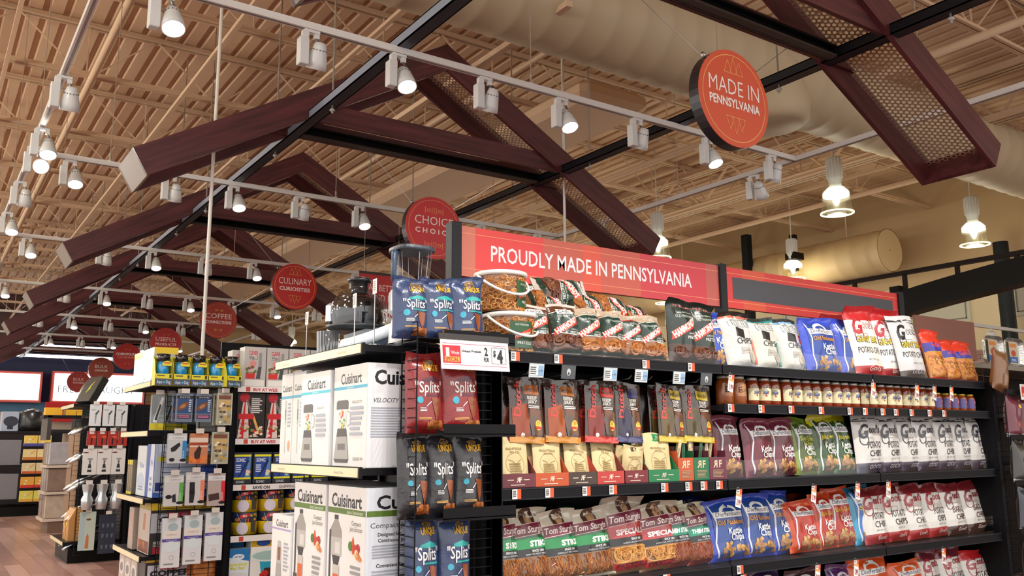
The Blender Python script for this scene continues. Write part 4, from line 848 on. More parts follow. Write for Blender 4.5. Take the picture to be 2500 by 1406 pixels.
for k, (a, b, yt) in enumerate(((2120, 2188, 1190), (2166, 2240, 1184), (2224, 2284, 1184), (2274, 2330, 1182), (2322, 2378, 1180), (2370, 2426, 1176))):
    bq = k > 3
    P_('chip_bag', f'white chip bag with {"dark brown" if bq else "red"} base on the lower shelf, {ORD[k]}', 'snack bag', a, b, yt, ZL, 2.85+.01*(k % 2), sp_good('#a82c38' if not bq else '#8c3038', 'BAR-B-Q' if bq else 'POTATO', 'CHIPS', tc='#1d1d1f' if not bq else '#4a1a18'), [(0, 1, '#dedcd6'), (.82, 1, '#7e2428'), (0, .17, '#a82128' if not bq else '#3c1a18')], 'white chip bags on the lower shelf', ry=.05, d=.065)
# --- bottom visible shelf (tops only)
BG = 'bags on the bottom shelf in view'
for k, (a, b, yt, cc_, lb) in enumerate(((1862, 1945, 1388, '#3a1f4a', 'dark purple'), (1950, 2040, 1392, '#4a2a30', 'dark plum'), (2052, 2110, 1382, '#5c2a6a', 'violet'), (2100, 2205, 1362, '#d9541c', 'bright orange'), (2198, 2285, 1372, '#dd5a1e', 'deep orange'), (2272, 2325, 1345, '#6e2630', 'maroon and white'), (2318, 2382, 1338, '#6e2630', 'brown and white'), (2375, 2442, 1345, '#c22329', 'red and white'))):
    P_('chip_bag', f'{lb} snack bag top at the bottom edge of the picture', 'snack bag', a, b, yt, ZB, 2.86, sp_good('#a82c38') if k > 4 else sp_dieff(cc_, cc_, '', None, '#e0a030'), [(0, 1, cc_ if k < 5 else '#dedcd6'), (.8, 1, cc_)], BG, ry=.04, bend=-.05)
for k in range(5):
    P_('pretzel_bag', f'dark snack bag low behind the bottom edge, {ORD[k]}', 'snack bag', 1240+120*k, 1335+120*k, 1440, ZB, 2.88, [], [(0, 1, '#20302a')], BG)
# rear rows behind the front bags
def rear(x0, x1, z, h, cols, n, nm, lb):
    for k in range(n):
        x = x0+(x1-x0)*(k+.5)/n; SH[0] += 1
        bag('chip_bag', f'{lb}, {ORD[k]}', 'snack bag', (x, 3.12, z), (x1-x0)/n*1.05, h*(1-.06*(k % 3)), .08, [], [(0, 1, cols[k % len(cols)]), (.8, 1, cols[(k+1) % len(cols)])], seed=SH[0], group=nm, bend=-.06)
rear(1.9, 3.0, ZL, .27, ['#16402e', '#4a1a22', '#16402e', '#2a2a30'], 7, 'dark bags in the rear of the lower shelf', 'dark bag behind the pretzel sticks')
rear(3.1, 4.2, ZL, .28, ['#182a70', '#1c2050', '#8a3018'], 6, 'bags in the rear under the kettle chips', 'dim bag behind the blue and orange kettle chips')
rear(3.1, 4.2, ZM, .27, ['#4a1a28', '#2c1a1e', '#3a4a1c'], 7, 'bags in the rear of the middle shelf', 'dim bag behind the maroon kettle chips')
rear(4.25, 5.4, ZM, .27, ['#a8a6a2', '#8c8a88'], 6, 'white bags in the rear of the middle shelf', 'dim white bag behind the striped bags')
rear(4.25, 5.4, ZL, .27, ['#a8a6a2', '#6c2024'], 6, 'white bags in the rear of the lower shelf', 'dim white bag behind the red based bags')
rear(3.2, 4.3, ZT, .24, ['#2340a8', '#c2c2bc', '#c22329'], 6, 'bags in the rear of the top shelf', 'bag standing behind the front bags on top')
# --- jerky pouches
def sp_jerky(base, bc, word):
    return [('p', [(-.1, .9), (.72, .9), (.72, .74), (-.1, .74)], bc), ('t', word, .3, .785, .06, '#2a1c14', {'fit': .34, 'b': .03}), ('t', 'BEEF', .3, .67, .055, '#d8d4cc', {'fit': .3, 'b': .04}), ('t', 'JERKY', .3, .61, .055, '#d8d4cc', {'fit': .3, 'b': .04}),
            ('p', [(-.88, .52), (-.1, .6), (.08, .34), (.0, .1), (-.85, .1)], base), ('p', [(.1, .55), (.85, .5), (.85, .12), (.2, .12)], '#6e4a38'), ('e', -.3, .12, .1, .1, '#d8d8d4'), ('p', [(.05, .42), (.5, .42), (.35, .1), (.15, .1)], '#5c4c44'), ('e', .62, .28, .2, .24, '#e8c84c'), ('r', .44, .8, .22, .26, '#c43028'), ('t', '33', .62, .29, .055, '#c4601c', {'b': .02}), ('l', [(-.9, .4), (-.3, .58), (.3, .5), (.8, .6)], .0015, '#b0603c'), ('lines', .05, .7, .53, .58, 2, '#e8e4dc'), ('t', 'Dutch', -.42, .66, .12, '#c43a34', {'rot': 86, 'b': .03, 'xs': 1.5})]
JP = [(1248, 1338, '#8f3c1a', '#b0602c', 'SWEET BBQ', '#c98a34', 'warm brown with an orange base, leftmost'), (1335, 1426, '#9c4a1c', '#a8642c', 'MESQUITE', '#cf8a2c', 'warm brown with an orange base, second'), (1432, 1516, '#7c241c', '#c43024', 'HOT', '#cf3a2c', 'dark with a red base'), (1508, 1576, '#2c2c44', '#2f356c', 'TERIYAKI', '#3c3c6c', 'dark with a navy base'),
      (1612, 1682, '#5c4a24', '#b8a02c', 'PEPPER', '#d0b42c', 'dark with a yellow base, left of two'), (1672, 1750, '#4c4428', '#c4ac2c', 'CRACKED', '#d0b42c', 'dark with a yellow base, right of two')]
for k, (a, b, bs, bc, wd, fc, lb) in enumerate(JP):
    X, w, h = span(a, b, 918, 1.60, 2.84, 980); bm = '#33201a'
    for q in range(2):
        bag('jerky_pouch', f'hanging jerky pouch, {lb}' + (', hung behind' if q else ''), 'jerky pouch', (X-.012*q, 2.86+.045*q, 1.858-.262), w*.95, .262, .022, sp_jerky(bs, bc, wd), [(0, 1, bm if k < 2 else '#3a2a24'), (0, .1, fc), (.85, 1, '#3c2c26')], seed=40+k*2+q, group='jerky pouches on the peg hooks', tilt=-.1, mat=vm('shiny_clear_film', .14), full=.8, ry=.05)
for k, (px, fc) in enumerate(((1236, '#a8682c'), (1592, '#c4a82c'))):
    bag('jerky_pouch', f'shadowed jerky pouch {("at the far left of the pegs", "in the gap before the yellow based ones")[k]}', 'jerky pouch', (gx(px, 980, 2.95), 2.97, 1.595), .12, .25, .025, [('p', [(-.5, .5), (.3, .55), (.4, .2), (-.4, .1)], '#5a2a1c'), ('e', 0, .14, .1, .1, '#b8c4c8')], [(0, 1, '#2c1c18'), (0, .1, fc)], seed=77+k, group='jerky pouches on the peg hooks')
# --- display cartons with kraft pouches
KR = '#d8c493'
def rfbox(a, b, col, label, pc, lean=-.25, cat='display box'):
    X, w, _ = span(a, b, 1165, ZM, 2.83, 1180); t = thing('display_box', label, cat, (X, 2.82, ZM))
    d = .2
    MB().box((-w/2+.002, 0, 0), (w/2-.002, .0025, .052), col).build('front_panel', PAPER, t)
    for s in (-1, 1):
        x = s*(w/2-.002); MB().add([(x, 0, 0), (x, d, 0), (x, d, .16), (x, .07, .13), (x, 0, .052), (x-s*.002, 0, 0), (x-s*.002, d, 0), (x-s*.002, d, .16), (x-s*.002, .07, .13), (x-s*.002, 0, .052)], [(0, 1, 2, 3, 4), (9, 8, 7, 6, 5), (4, 3, 8, 9), (3, 2, 7, 8)], col).build('side_panel', PAPER, t)
    MB().box((-w/2, d, 0), (w/2, d+.002, .16), col).build('rear_panel', PAPER, t)
    m = MB(); art(m, flat((0, 0, 0), (1, 0, 0), (0, 0, 1), (0, -1, 0)), w, .052, [('t', 'F', .08, .38, .4, '#e8d8c4', {'b': .02}), ('t', 'R', -.08, .38, .4, '#e8d8c4', {'b': .02, 'xs': -1}), ('lines', -.5, .6, .14, .24, 1, '#e8d8c4'), ('lines', -.7, -.2, .5, .6, 1, '#e8d8c4'), ('lines', .25, .7, .5, .6, 1, '#e8d8c4')]); m.build('lettering', PAPER, t)
    return X, w
def pouch(X, w, y, z, h, pc, label, tilt, ry=0., seed=1):
    sp = [('r', -.3, .22, .84, .97, pc), ('t', 'F', .02, .87, .06, '#e8dcc4'), ('t', 'R', -.08, .87, .06, '#e8dcc4', {'xs': -1}), ('t', 'RIGHTEOUS', 0, .66, .05, '#8a7248', {'fit': .56, 'b': .01}), ('t', 'FELON', 0, .6, .045, '#8a7248', {'fit': .3}), ('ring', 0, .4, .62, .0012, '#8a7248'), ('l', [(-.45, .48), (-.15, .44), (-.05, .36)], .0014, '#6a5434'), ('l', [(.45, .48), (.15, .44), (.05, .36)], .0014, '#6a5434'), ('lines', -.4, .4, .2, .42, 5, '#a08858'), ('r', -.25, .25, .1, .16, pc)]
    return bag('jerky_pouch', label, 'kraft pouch', (X, y, z), w, h, .03, sp, [(0, 1, KR)], seed=seed, group='kraft pouches in the display boxes', tilt=tilt, ry=ry, mat=vm('kraft_paper', .6, bump=.3, bscale=18, var=.06), pmat=MATTE, full=.6)
RF = [(1222, 1306, '#6e2f38', 'maroon', '#7c2b3c', 1058, -.12, 0), (1304, 1386, '#c4552c', 'orange', '#c9562a', 1066, -.16, .05), (1384, 1456, '#4a3830', 'dark brown', '#2a2f44', 1066, -.3, .14), (1453, 1524, '#c0403a', 'red', '#54382c', 1060, -.34, .16), (1520, 1580, '#7c2a30', 'crimson', '#54382c', 1090, .1, .0), (1580, 1656, '#1f7c4c', 'green', '#2b8c54', 1062, -.14, .04)]
for k, (a, b, col, cn, pc, yt, tl, ry) in enumerate(RF):
    X, w = rfbox(a, b, col, f'{cn} open display box of kraft pouches on the middle shelf', pc)
    hh = atY((a+b)/2, yt, 2.86)[2]-ZM
    for q in range(3): pouch(X+(.0, -.006, .008)[q], w*.86, 2.85+.04*q, ZM+.006, hh*(1-.02*q), pc, f'kraft paper pouch in the {cn} display box, ' + ('front one', 'second one', 'rear one')[q], tl, ry if q == 0 else ry*.4, 90+k*3+q)
for k, (a, b, col, cn) in enumerate(((1656, 1695, '#c4552c', 'orange'), (1694, 1733, '#1f7048', 'green'), (1732, 1774, '#6e2f44', 'plum'))):
    X, w, _ = span(a, b, 1100, ZM, 2.83, 1150); t = thing('stick_box', f'narrow {cn} box of meat sticks, {("first", "second", "third")[k]} from left', 'display box', (X, 2.83, ZM))
    m = MB(); m.box((-w/2, 0, 0), (w/2, .002, .1), col).box((-w/2, .002, 0), (-w/2+.002, .12, .13), col).box((w/2-.002, .002, 0), (w/2, .12, .13), col).box((-w/2, .12, 0), (w/2, .122, .15), col); m.build('box_body', PAPER, t)
    m = MB(); art(m, flat((0, 0, 0), (1, 0, 0), (0, 0, 1), (0, -1, 0)), w, .1, [('t', 'F', .3, .55, .36, '#d8c8a4', {'b': .03}), ('t', 'R', -.3, .55, .36, '#d8c8a4', {'b': .03, 'xs': -1}), ('lines', -.6, .7, .1, .45, 6, '#a88c6c')]); m.build('lettering', PAPER, t)
    for q in range(5):
        rg = random.Random(q+k*9); cs = ['#d8c8a0', '#c9b890', '#b0482c', '#2f6a48', '#8c2c30'][q]
        s = MB().bevbox((-.009, -.004, 0), (.009, .004, .17), cs, .002); art(s, flat((0, -.004, 0), (0, 0, 1), (-1, 0, 0), (0, -1, 0)), .34, .017, [('t', 'TRUCK STICK', .5, .0, .5, '#3a2a20', {'fit': .3})]); o = s.build('meat_stick', PAPER)
        o.location = (X+(-.36+.18*q)*w, 2.87+.015*(q % 3), ZM+.01); o.rotation_euler = (rg.uniform(-.1, .1), rg.uniform(-.1, .3), 0); tag(o, f'wrapped meat stick in the narrow {cn} box, {ORD[q]}', 'meat stick', 'meat sticks in narrow boxes')
# ================================================================ generic end-of-row display
def endcap(row, Y0, zs, lb, strips, xw0=1.43, wing=True, X0=1.30, base=True, Xb=1.85):
    t = thing('end_display', lb, 'shelf unit', (0, 0, 0))
    for z, sp in zip(zs, strips): shelf_part(t, X0, Xb-.04, Y0+.03, Y0+.93, z, lip=.04, face='x', strip=sp)
    MB().box((Xb-.04, Y0+.03, Z0+.05), (Xb-.02, Y0+.93, max(zs)-.02), '#121214').build('back_panel', DARKM, t)
    for y in (Y0+.03, Y0+.91): MB().box((Xb-.06, y, Z0), (Xb-.02, y+.02, max(zs)), BLK).build('upright', DARKM, t)
    if base: MB().box((X0+.04, Y0+.05, Z0), (Xb-.02, Y0+.91, Z0+.13), '#141414').build('base', DARKM, t)
    for yy in (Y0+.94,): grid_panel((X0+.14, yy, .7), (1, 0, 0), (0, 0, 1), .38, max(zs)-.75, 3, 24, 'wire_side', t)
    return t
def wing(Y0, z0, z1, lb, X0=1.43, X1=1.845, dep=.1, trays=(), zc=None):
    t = thing('wire_rack', lb, 'wire rack', (0, 0, 0)); h = z1-z0
    grid_panel((X0, Y0, z0), (1, 0, 0), (0, 0, 1), X1-X0-.005, h, 4, int(h/.033), 'wire_back', t)
    grid_panel((X0, Y0-dep, z0), (0, 1, 0), (0, 0, 1), dep, h, 1, int(h/.033), 'wire_side', t)
    MB().box((X1-.03, Y0-.02, z0), (X1, Y0+.01, z1), BLK).build('upright', DARKM, t)
    for z in trays: MB().box((X0+.11, Y0-dep, z-.045), (X1, Y0-dep+.003, z), '#18181a').box((X0+.005, Y0-dep, z-.037), (X1, Y0, z-.034), '#18181a').build('tray', DARKM, t)
    return t
E1 = endcap(1, 2.8, [ZT, 1.518, 1.05, .66], 'black end display with cream price rails holding boxed blenders and juicers', ['General Shop', 'General Shop', '', ''])
W1 = wing(2.8, Z0+.08, 2.02, 'black wire rack of pretzel bags on the end of the foreground shelving', trays=(2.0, 1.665, 1.375, 1.08, .75), dep=.115)
MB().box((1.815, 2.78, Z0), (1.85, 2.8, 1.97), '#1d1d20').build('upright', DARKM, W1)
# price sign
s = thing('price_sign', 'white price sign reading 2 FOR $4 on the pretzel rack', 'sign', (1.662, 2.665, 1.857)); s.rotation_euler = (-.12, 0, 0)
MB().box((-.145, 0, 0), (.145, .003, .108), '#f2f0f2').build('card', PAPER, s); MB().box((-.15, .0, .106), (.15, .012, .13), '#2a2422').build('holder', PLAST, s)
m = MB(); art(m, flat((0, 0, 0), (1, 0, 0), (0, 0, 1), (0, -1, 0)), .29, .108, [('r', -.95, .92, .86, .875, '#c03a5a'), ('r', -.95, .92, .145, .16, '#c03a5a'), ('r', -.95, -.44, .2, .8, '#cf2430'), ('r', -.86, -.76, .42, .72, '#e8c8c8'), ('t', 'Weis', -.6, .5, .14, '#f4e8e8', {'fit': .12}), ('r', -.9, -.48, .25, .42, '#f0a84a'), ('t', 'SPECIAL', -.69, .265, .15, '#a03018', {'fit': .19, 'b': .03}), ('t', 'Unique Pretzels', -.12, .6, .085, '#2a2a2a', {'fit': .29, 'b': .03}), ('t', '2', .31, .52, .3, '#1d1d1f', {'b': .04, 'xs': .7}), ('t', 'FOR', .31, .3, .17, '#1d1d1f', {'b': .03, 'fit': .075}), ('l', [(.47, .25), (.47, .8), (.9, .8), (.9, .25), (.47, .25)], .0015, '#333333'), ('t', '$', .56, .5, .24, '#1d1d1f', {'b': .03, 'xs': .7}), ('t', '4', .72, .3, .48, '#1d1d1f', {'b': .05, 'xs': .7})], off=.0005); m.build('lettering', PAPER, s)
# rack bags
def ub(a, b, yt, z, body, lb, tint, bann, ry=0., bend=-.04, yref=None):
    P_('pretzel_bag', lb, 'snack bag', a, b, yt, z, 2.715, sp_unique(tint, bann), [(0, 1, body)], 'pretzel bags on the wire rack', ry=ry, bend=bend, tilt=-.03, d=.07)
UB, UR, UK = '#2f4068', '#8e1f22', '#26262c'
for a, b, ry, lb in ((968, 1062, .05, 'left'), (1040, 1130, .06, 'middle'), (1108, 1198, .07, 'right')): ub(a, b, 678, 1.965, UB, f'slate blue pretzel bag standing on top of the wire rack, {lb}', '#8a4a24', '#2aa8a4', ry)
for a, b, ry, lb in ((1000, 1098, .03, 'left'), (1088, 1190, .09, 'right')): ub(a, b, 862, 1.63, UR, f'dark red pretzel bag beneath the price sign, {lb}', '#7a2a18', '#5c1f38', ry)
for a, b, ry, lb in ((982, 1065, .03, 'left'), (1050, 1128, .04, 'middle'), (1118, 1198, .02, 'right')): ub(a, b, 1058, 1.34, UK, f'black pretzel bag on the wire rack, {lb}', '#8a4a24', '#3a3a40', ry)
for a, b, ry, lb in ((1000, 1088, .0, 'left'), (1078, 1166, .0, 'right')): ub(a, b, 1258, 1.045, UB, f'slate blue pretzel bag low on the wire rack, {lb}', '#8a4a24', '#2aa8a4', ry)
# --- boxed appliances
def cuis(stripe, sub, big, side=False, juice=False):
    s = [('r', -1, 1, .0, 1, '#ecebea')] if not side else [('r', -1, 1, 0, 1, '#dfe5ee')]
    if juice: s += [('t', 'Cuisinart', 0 if not side else .25, .82, .13, '#1d1d24', {'fit': .8 if not side else 1.0, 'b': .028}), ('r', -1, 1, .755, .805, stripe), ('t', sub, .45, .765, .035, '#e8f0dc', {'fit': .42})]
    else: s += [('t', 'Cuisinart', .05, .82, .12, '#1d1d24', {'fit': .62, 'b': .02}), ('r', -1, 1, .765, .795, stripe), ('t', sub, 0, .772, .02, '#eaf6fa', {'fit': .2})]
    return s
def blend(x, s=1.):
    g, d = '#a9a7a4', '#4a4644'
    f = lambda L: [(x+a*s, b) for a, b in L]
    return [('p', f([(-.18, .66), (.16, .66), (.2, .64), (.2, .57), (-.22, .57), (-.22, .64)]), '#5c5856'), ('p', f([(-.18, .57), (.16, .57), (.12, .38), (-.14, .38)]), '#d8dcdc'), ('bits', x-.13*s, x+.11*s, .48, .55, 7, .008, ['#c8402c', '#e07a2c']), ('bits', x-.13*s, x+.11*s, .39, .47, 9, .008, ['#8fb83c', '#e0cf4c', '#5c9430']),
            ('l', f([(.18, .55), (.27, .53), (.27, .42), (.18, .4)]), .004, g), ('p', f([(-.16, .38), (.14, .38), (.17, .3), (-.19, .3)]), d), ('p', f([(-.19, .3), (.17, .3), (.24, .08), (-.27, .08)]), g), ('p', f([(-.27, .08), (.24, .08), (.2, .045), (-.22, .045)]), d), ('r', x-.14*s, x+.12*s, .17, .23, '#6c6a68')]
def juicer(x):
    f = lambda L: [(x+a, b) for a, b in L]; g, d = '#bdbbb8', '#3a3636'
    return [('p', f([(-.12, .74), (.1, .74), (.1, .7), (-.12, .7)]), d), ('p', f([(-.1, .7), (.08, .7), (.3, .6), (.3, .54), (-.35, .54), (-.35, .6)]), '#a09c98'), ('p', f([(-.35, .54), (.3, .54), (.3, .38), (-.35, .38)]), g), ('p', f([(-.38, .6), (-.28, .6), (-.28, .12), (-.38, .12)]), d), ('p', f([(-.05, .5), (.22, .5), (.22, .4), (-.05, .4)]), '#d8d6d4'), ('p', f([(-.2, .38), (.22, .38), (.14, .3), (-.12, .3)]), d), ('r', x-.16, x+.2, .02, .3, '#c9c4be'), ('r', x-.13, x+.17, .02, .22, '#d8642c'), ('p', f([(-.4, .12), (-.18, .12), (-.18, .02), (-.4, .02)]), d),
            ('t', 'Compact', .55, .67, .045, '#6a6a6a', {'fit': .24}), ('t', 'Juice Extractor', .55, .62, .045, '#6a6a6a', {'fit': .32}), ('p', [(.3, .5), (.42, .58), (.5, .45), (.4, .42)], '#d85a24'), ('e', .5, .47, .1, .1, '#c8302c'), ('e', .66, .48, .1, .1, '#b8242a'), ('e', .6, .43, .1, .1, '#e8dca8'), ('p', [(.62, .46), (.86, .4), (.84, .38), (.6, .43)], '#e07a2c'), ('p', [(.5, .44), (.84, .37), (.6, .39)], '#e88a3c'), ('e', .28, .49, .1, .1, '#4a7a2c'), ('lines', .3, .82, .06, .34, 6, '#9a9a9a')]
txt = lambda a, b, c0, c1, n: ('lines', a, b, c0, c1, n, '#a9b0bc')
def cb(lb, y0, y1, x0, z, h, dx, fx, fy, grp='boxed blenders on the end display'): carton('appliance_box', lb, 'appliance box', x0, y0, z, dx, y1-y0, h, '#e6e8ec', fx, fy, grp)
cb('large white blender box with blue stripe, nearest the wire rack', 2.835, 3.135, 1.315, 1.513, .37, .3, cuis('#49b4d4', 'BLENDER', 1)+blend(-.42, 1.75)+[('t', 'VELOCITY', .45, .62, .03, '#6a6a6a', {'fit': .3, 'sh': .2}), txt(.05, .85, .3, .6, 6), ('t', 'BLEND 99', .55, .07, .035, '#5a5a5a', {'fit': .26})],
   [('t', 'Cuisinart', .02, .8, .15, '#14161e', {'fit': .86, 'b': .035}), ('t', 'VELOCITY Ultra', -.35, .62, .05, '#2a2e3c', {'fit': .5, 'sh': .3}), txt(-.92, .1, .28, .58, 12)]+blend(.6, 1.3))
cb('narrower white blender box with blue stripe, middle', 3.145, 3.45, 1.305, 1.513, .365, .3, cuis('#3fc4d8', 'BLENDER', 0)+blend(-.45, 1.6)+[('t', 'VELOCITY', .4, .6, .025, '#8a8a8a', {'fit': .26, 'sh': .2}), txt(.1, .8, .3, .56, 5)], [txt(-.8, .8, .3, .8, 9)])
for q, (ya, yb) in enumerate(((3.47, 3.61), (3.615, 3.755))):
    cb(f'slim white hand blender box, {("nearer", "farther")[q]} one', ya, yb, 1.33, 1.513, .385, .3, [('r', -1, 1, 0, 1, '#e6e6e4'), ('t', 'Cuisinart', 0, .8, .08, '#1d1d24', {'fit': .8, 'b': .02}), ('r', -1, 1, .72, .75, '#4cb0d8'), ('p', [(-.3, .7), (.0, .7), (-.02, .44), (-.24, .42)], '#b9b9b6'), ('p', [(-.2, .6), (-.08, .6), (-.1, .48), (-.18, .48)], '#4a4a4a'), ('p', [(-.2, .42), (-.08, .42), (-.05, .12), (-.22, .12)], '#c9c9c6'), ('e', .55, .2, .2, .34, '#e0a078'), txt(.2, .9, .4, .68, 7)], [('t', 'Cuisinart', 0, .84, .07, '#14161e', {'fit': .9, 'b': .03}), txt(-.8, .8, .2, .7, 12)])
cb('tall white juice extractor box with green stripe, nearest', 2.835, 3.17, 1.32, 1.045, .4, .3, cuis('#5c7c2c', 'Juice Extractor', 1, juice=True)+juicer(-.5), cuis('#5c7c2c', '', 1, True, True)+[('t', 'Compact Juice Extractor', .1, .66, .05, '#2a2e3c', {'fit': 1.0}), ('t', 'Designed for', -.4, .59, .035, '#2a2e3c', {'b': .02}), ('t', 'Continuous Juicing', -.25, .54, .035, '#2a2e3c', {'b': .02}), txt(-.85, .6, .4, .52, 5), ('t', 'Convenient Size', -.35, .33, .035, '#2a2e3c', {'b': .02}), txt(-.85, .6, .2, .31, 4), ('t', 'Clean & Easy', -.4, .14, .035, '#2a2e3c', {'b': .02}), txt(-.85, .6, .04, .12, 3)], 'boxed juicers on the end display')
cb('tall white juice extractor box with green stripe, farther', 3.18, 3.51, 1.315, 1.045, .4, .3, cuis('#5c7c2c', 'Juice Extractor', 1, juice=True)+juicer(-.5), None, 'boxed juicers on the end display')
cb('small white personal blender box with lilac stripe', 3.52, 3.75, 1.31, 1.045, .26, .22, cuis('#b0a0cc', '', 0)+[('p', [(-.3, .6), (.0, .6), (.1, .45), (.1, .25), (-.4, .25), (-.4, .45)], '#b9b6b4'), ('r', -.3, 0, .3, .5, '#8a5a44'), ('p', [(-.4, .25), (.1, .25), (.15, .04), (-.45, .04)], '#a6a4a2'), txt(.3, .85, .15, .6, 8)], None, 'boxed juicers on the end display')
# --- appliances on top of the end display
J = thing('display_juicer', 'black and chrome juicer on display with smoked clear hood', 'appliance', (1.5, 3.34, ZT-.006), math.radians(-35)); J.scale = (.88, .88, .88)
m = MB(); m.prism([(-.05, .03), (.2, .06), (.22, .12), (.05, .13), (-.05, .1)], -.09, .09, '#8d9294').bevbox((-.05, -.1, 0), (.22, .1, .05), '#7d8284', .012); m.build('motor_base', vm('satin_grey', .35, metal=.4, var=.02), J)
MB().lathe([(.001, .13), (.13, .13), (.15, .14), (.155, .15), (.12, .155), (.001, .155)], '#3c4144', 32).build('juice_tray', PLAST, J)
MB().lathe([(.001, .155), (.1, .155), (.115, .18), (.118, .23), (.1, .27), (.06, .29), (.001, .29)], '#17181a', 30).build('chamber', vm('gloss_black', .08, coat=1, var=0), J)
MB().lathe([(.128, .155), (.135, .2), (.132, .26), (.1, .3), (.05, .315), (.045, .34)], '#ffffff', 30).build('clear_hood', SMOKE, J)
MB().lathe([(.042, .31), (.04, .36), (.055, .365), (.058, .375), (.05, .385), (.001, .38)], '#1b1b1d', 24).build('feed_plug', PLAST, J)
MB().bevbox((-.15, -.05, .16), (-.11, .05, .26), '#c9ccd0', .012).build('chrome_panel', STEEL, J)
m = MB()
for k in range(18): a = k*math.pi/9; m.tube([(-.13+.042*math.cos(a), -.06+.042*math.sin(a), .0), (-.13+.046*math.cos(a), -.06+.046*math.sin(a), .12)], .007, '#8c8c8c', 5)
m.lathe([(.001, 0), (.042, 0), (.046, .12), (.042, .12), (.038, .01)], '#9a9a9a', 24, Matrix.Translation((-.13, -.06, 0))); m.build('ribbed_cup', vm('smoky_glassware', .1, metal=.6, coat=1, var=.1), J)
M_ = thing('display_blender', 'tall clear blender jar with black lid on a white base', 'appliance', (1.555, 2.975, ZT-.006)); M_.scale = (.97, .97, .93)
m = MB(); m.bevbox((-.09, -.09, 0), (.09, .09, .035), '#23262c', .012).lathe([(.09, .03), (.085, .1), (.062, .19), (.06, .2), (.001, .2)], '#e0e2e4', 28); m.build('motor_base', PLAST, M_)
m = MB(); V = []; Fs = []
def rsq(a, z, p=.35, n=28): return [((abs(math.cos(t))**p*(1 if math.cos(t) > 0 else -1))*a, (abs(math.sin(t))**p*(1 if math.sin(t) > 0 else -1))*a, z) for t in [k*2*math.pi/n for k in range(n)]]
for a, z in ((.05, .2), (.058, .24), (.075, .42), (.077, .424), (.0745, .42), (.056, .245)): V += rsq(a, z, .6)
for i in range(5):
    for k in range(28): j = (k+1) % 28; Fs.append((i*28+k, i*28+j, i*28+28+j, i*28+28+k))
m.add(V, Fs, '#ffffff', True); m.build('clear_jar', CLEAR, M_)
V = rsq(.082, .418, .6)+rsq(.084, .424, .6)+rsq(.082, .436, .6)+rsq(.03, .445, .6); Fs = [(i*28+k, i*28+(k+1) % 28, i*28+28+(k+1) % 28, i*28+28+k) for i in range(3) for k in range(28)]+[tuple(range(84, 112)), tuple(range(27, -1, -1))]
MB().add(V, Fs, '#3a434e', False).build('lid', PLAST, M_)
MB().tube([(-.07, -.02, .41), (-.095, -.03, .4), (-.095, -.03, .29), (-.065, -.02, .26)], .012, '#2f4560', 8).build('handle', PLAST, M_)
m = MB()
for a in (.4, 1.3, 2.4, 3.6, 4.7, 5.6): m.tube([(.054*math.cos(a), .054*math.sin(a), .25), (.068*math.cos(a), .068*math.sin(a), .41)], .0012, '#aab4bc', 5)
m.lathe([(.001, .2), (.05, .2), (.05, .215), (.001, .215)], '#30343a', 16); m.build('jar_rib', vm('clear_rib', .1, coat=1, var=0), M_, kind='stuff')
X_ = thing('display_mixer', 'white stand mixer base sweeping in a curve, beside the blender', 'appliance', (1.5, 3.12, ZT-.006), math.radians(-20))
m = MB(); V = []; Fs = []
for i in range(13):
    t = i/12; x = -.16+.34*t; zt = .045+.055*math.sin(t*math.pi/2)+.09*t*t; zb = zt-.05
    V += [(x, -.075, zb), (x, .075, zb), (x, .085, (zb+zt)/2), (x, .07, zt), (x, -.07, zt), (x, -.085, (zb+zt)/2)]
for i in range(12):
    for k in range(6): j = (k+1) % 6; Fs.append((i*6+k, i*6+j, i*6+6+j, i*6+6+k))
m.add(V, Fs+[(5, 4, 3, 2, 1, 0), (72, 73, 74, 75, 76, 77)], '#dfe8f2', True); m.build('mixer_arm', PLAST, X_)
MB().bevbox((-.05, -.07, 0), (.15, .07, .1), '#23354a', .02).build('mixer_foot', PLAST, X_)
MB().bevbox((.03, -.06, .15), (.12, .06, .27), '#dcdfe2', .02).build('mixer_head', PLAST, X_)
for k, (px, yt, yb, lb) in enumerate(((867, 735, 842, 'near the juicer'), (916, 700, 838, 'beside the white mixer'), (750, 778, 862, 'at the far corner of the end display'))):
    y = (3.1, 2.95, 3.72)[k]; xx = 1.345; a = atX(px, yt, xx); zt = a[2]; yy = a[1]
    t = thing('tag_stand', f'thin wire stand with white price tag, {lb}', 'tag stand', (xx, yy, ZT-.006)); h = zt-ZT
    MB().tube([(0, 0, 0), (0, 0, h)], .002, '#c9c9c9', 5).build('wire_stem', STEEL, t); MB().lathe([(.001, 0), (.022, 0), (.022, .004), (.003, .006)], '#bbbbbb', 14).build('foot', STEEL, t)
    m = MB().box((-.002, -.014, h-.02), (0, .016, h+.035), '#eceae4'); art(m, flat((-.002, 0, h-.02), (0, -1, 0), (0, 0, 1), (-1, 0, 0)), .03, .055, [('lines', -.7, .6, .2, .9, 5, '#777777')]); m.build('tag_card', PAPER, t)
r = thing('hanging_banner', 'red hanging banner reading EAT BETTER SPEND LESS behind the appliances', 'banner', (3.35, 9.3, 2.72))
zb_ = atY(905, 735, 9.3); r.location = (atY(925, 730, 9.3)[0]+.0, 9.3, atY(915, 752, 9.3)[2])
MB().box((-.26, -.006, 0), (.3, .006, .4), '#c02226').build('banner_sheet', PAPER, r); MB().box((-.26, -.01, .4), (.3, .01, .43), '#2a1c1c').build('banner_rail', PLAST, r); MB().box((-.26, -.006, -.16), (.3, .006, 0), '#efe6e4').build('banner_foot', PAPER, r)
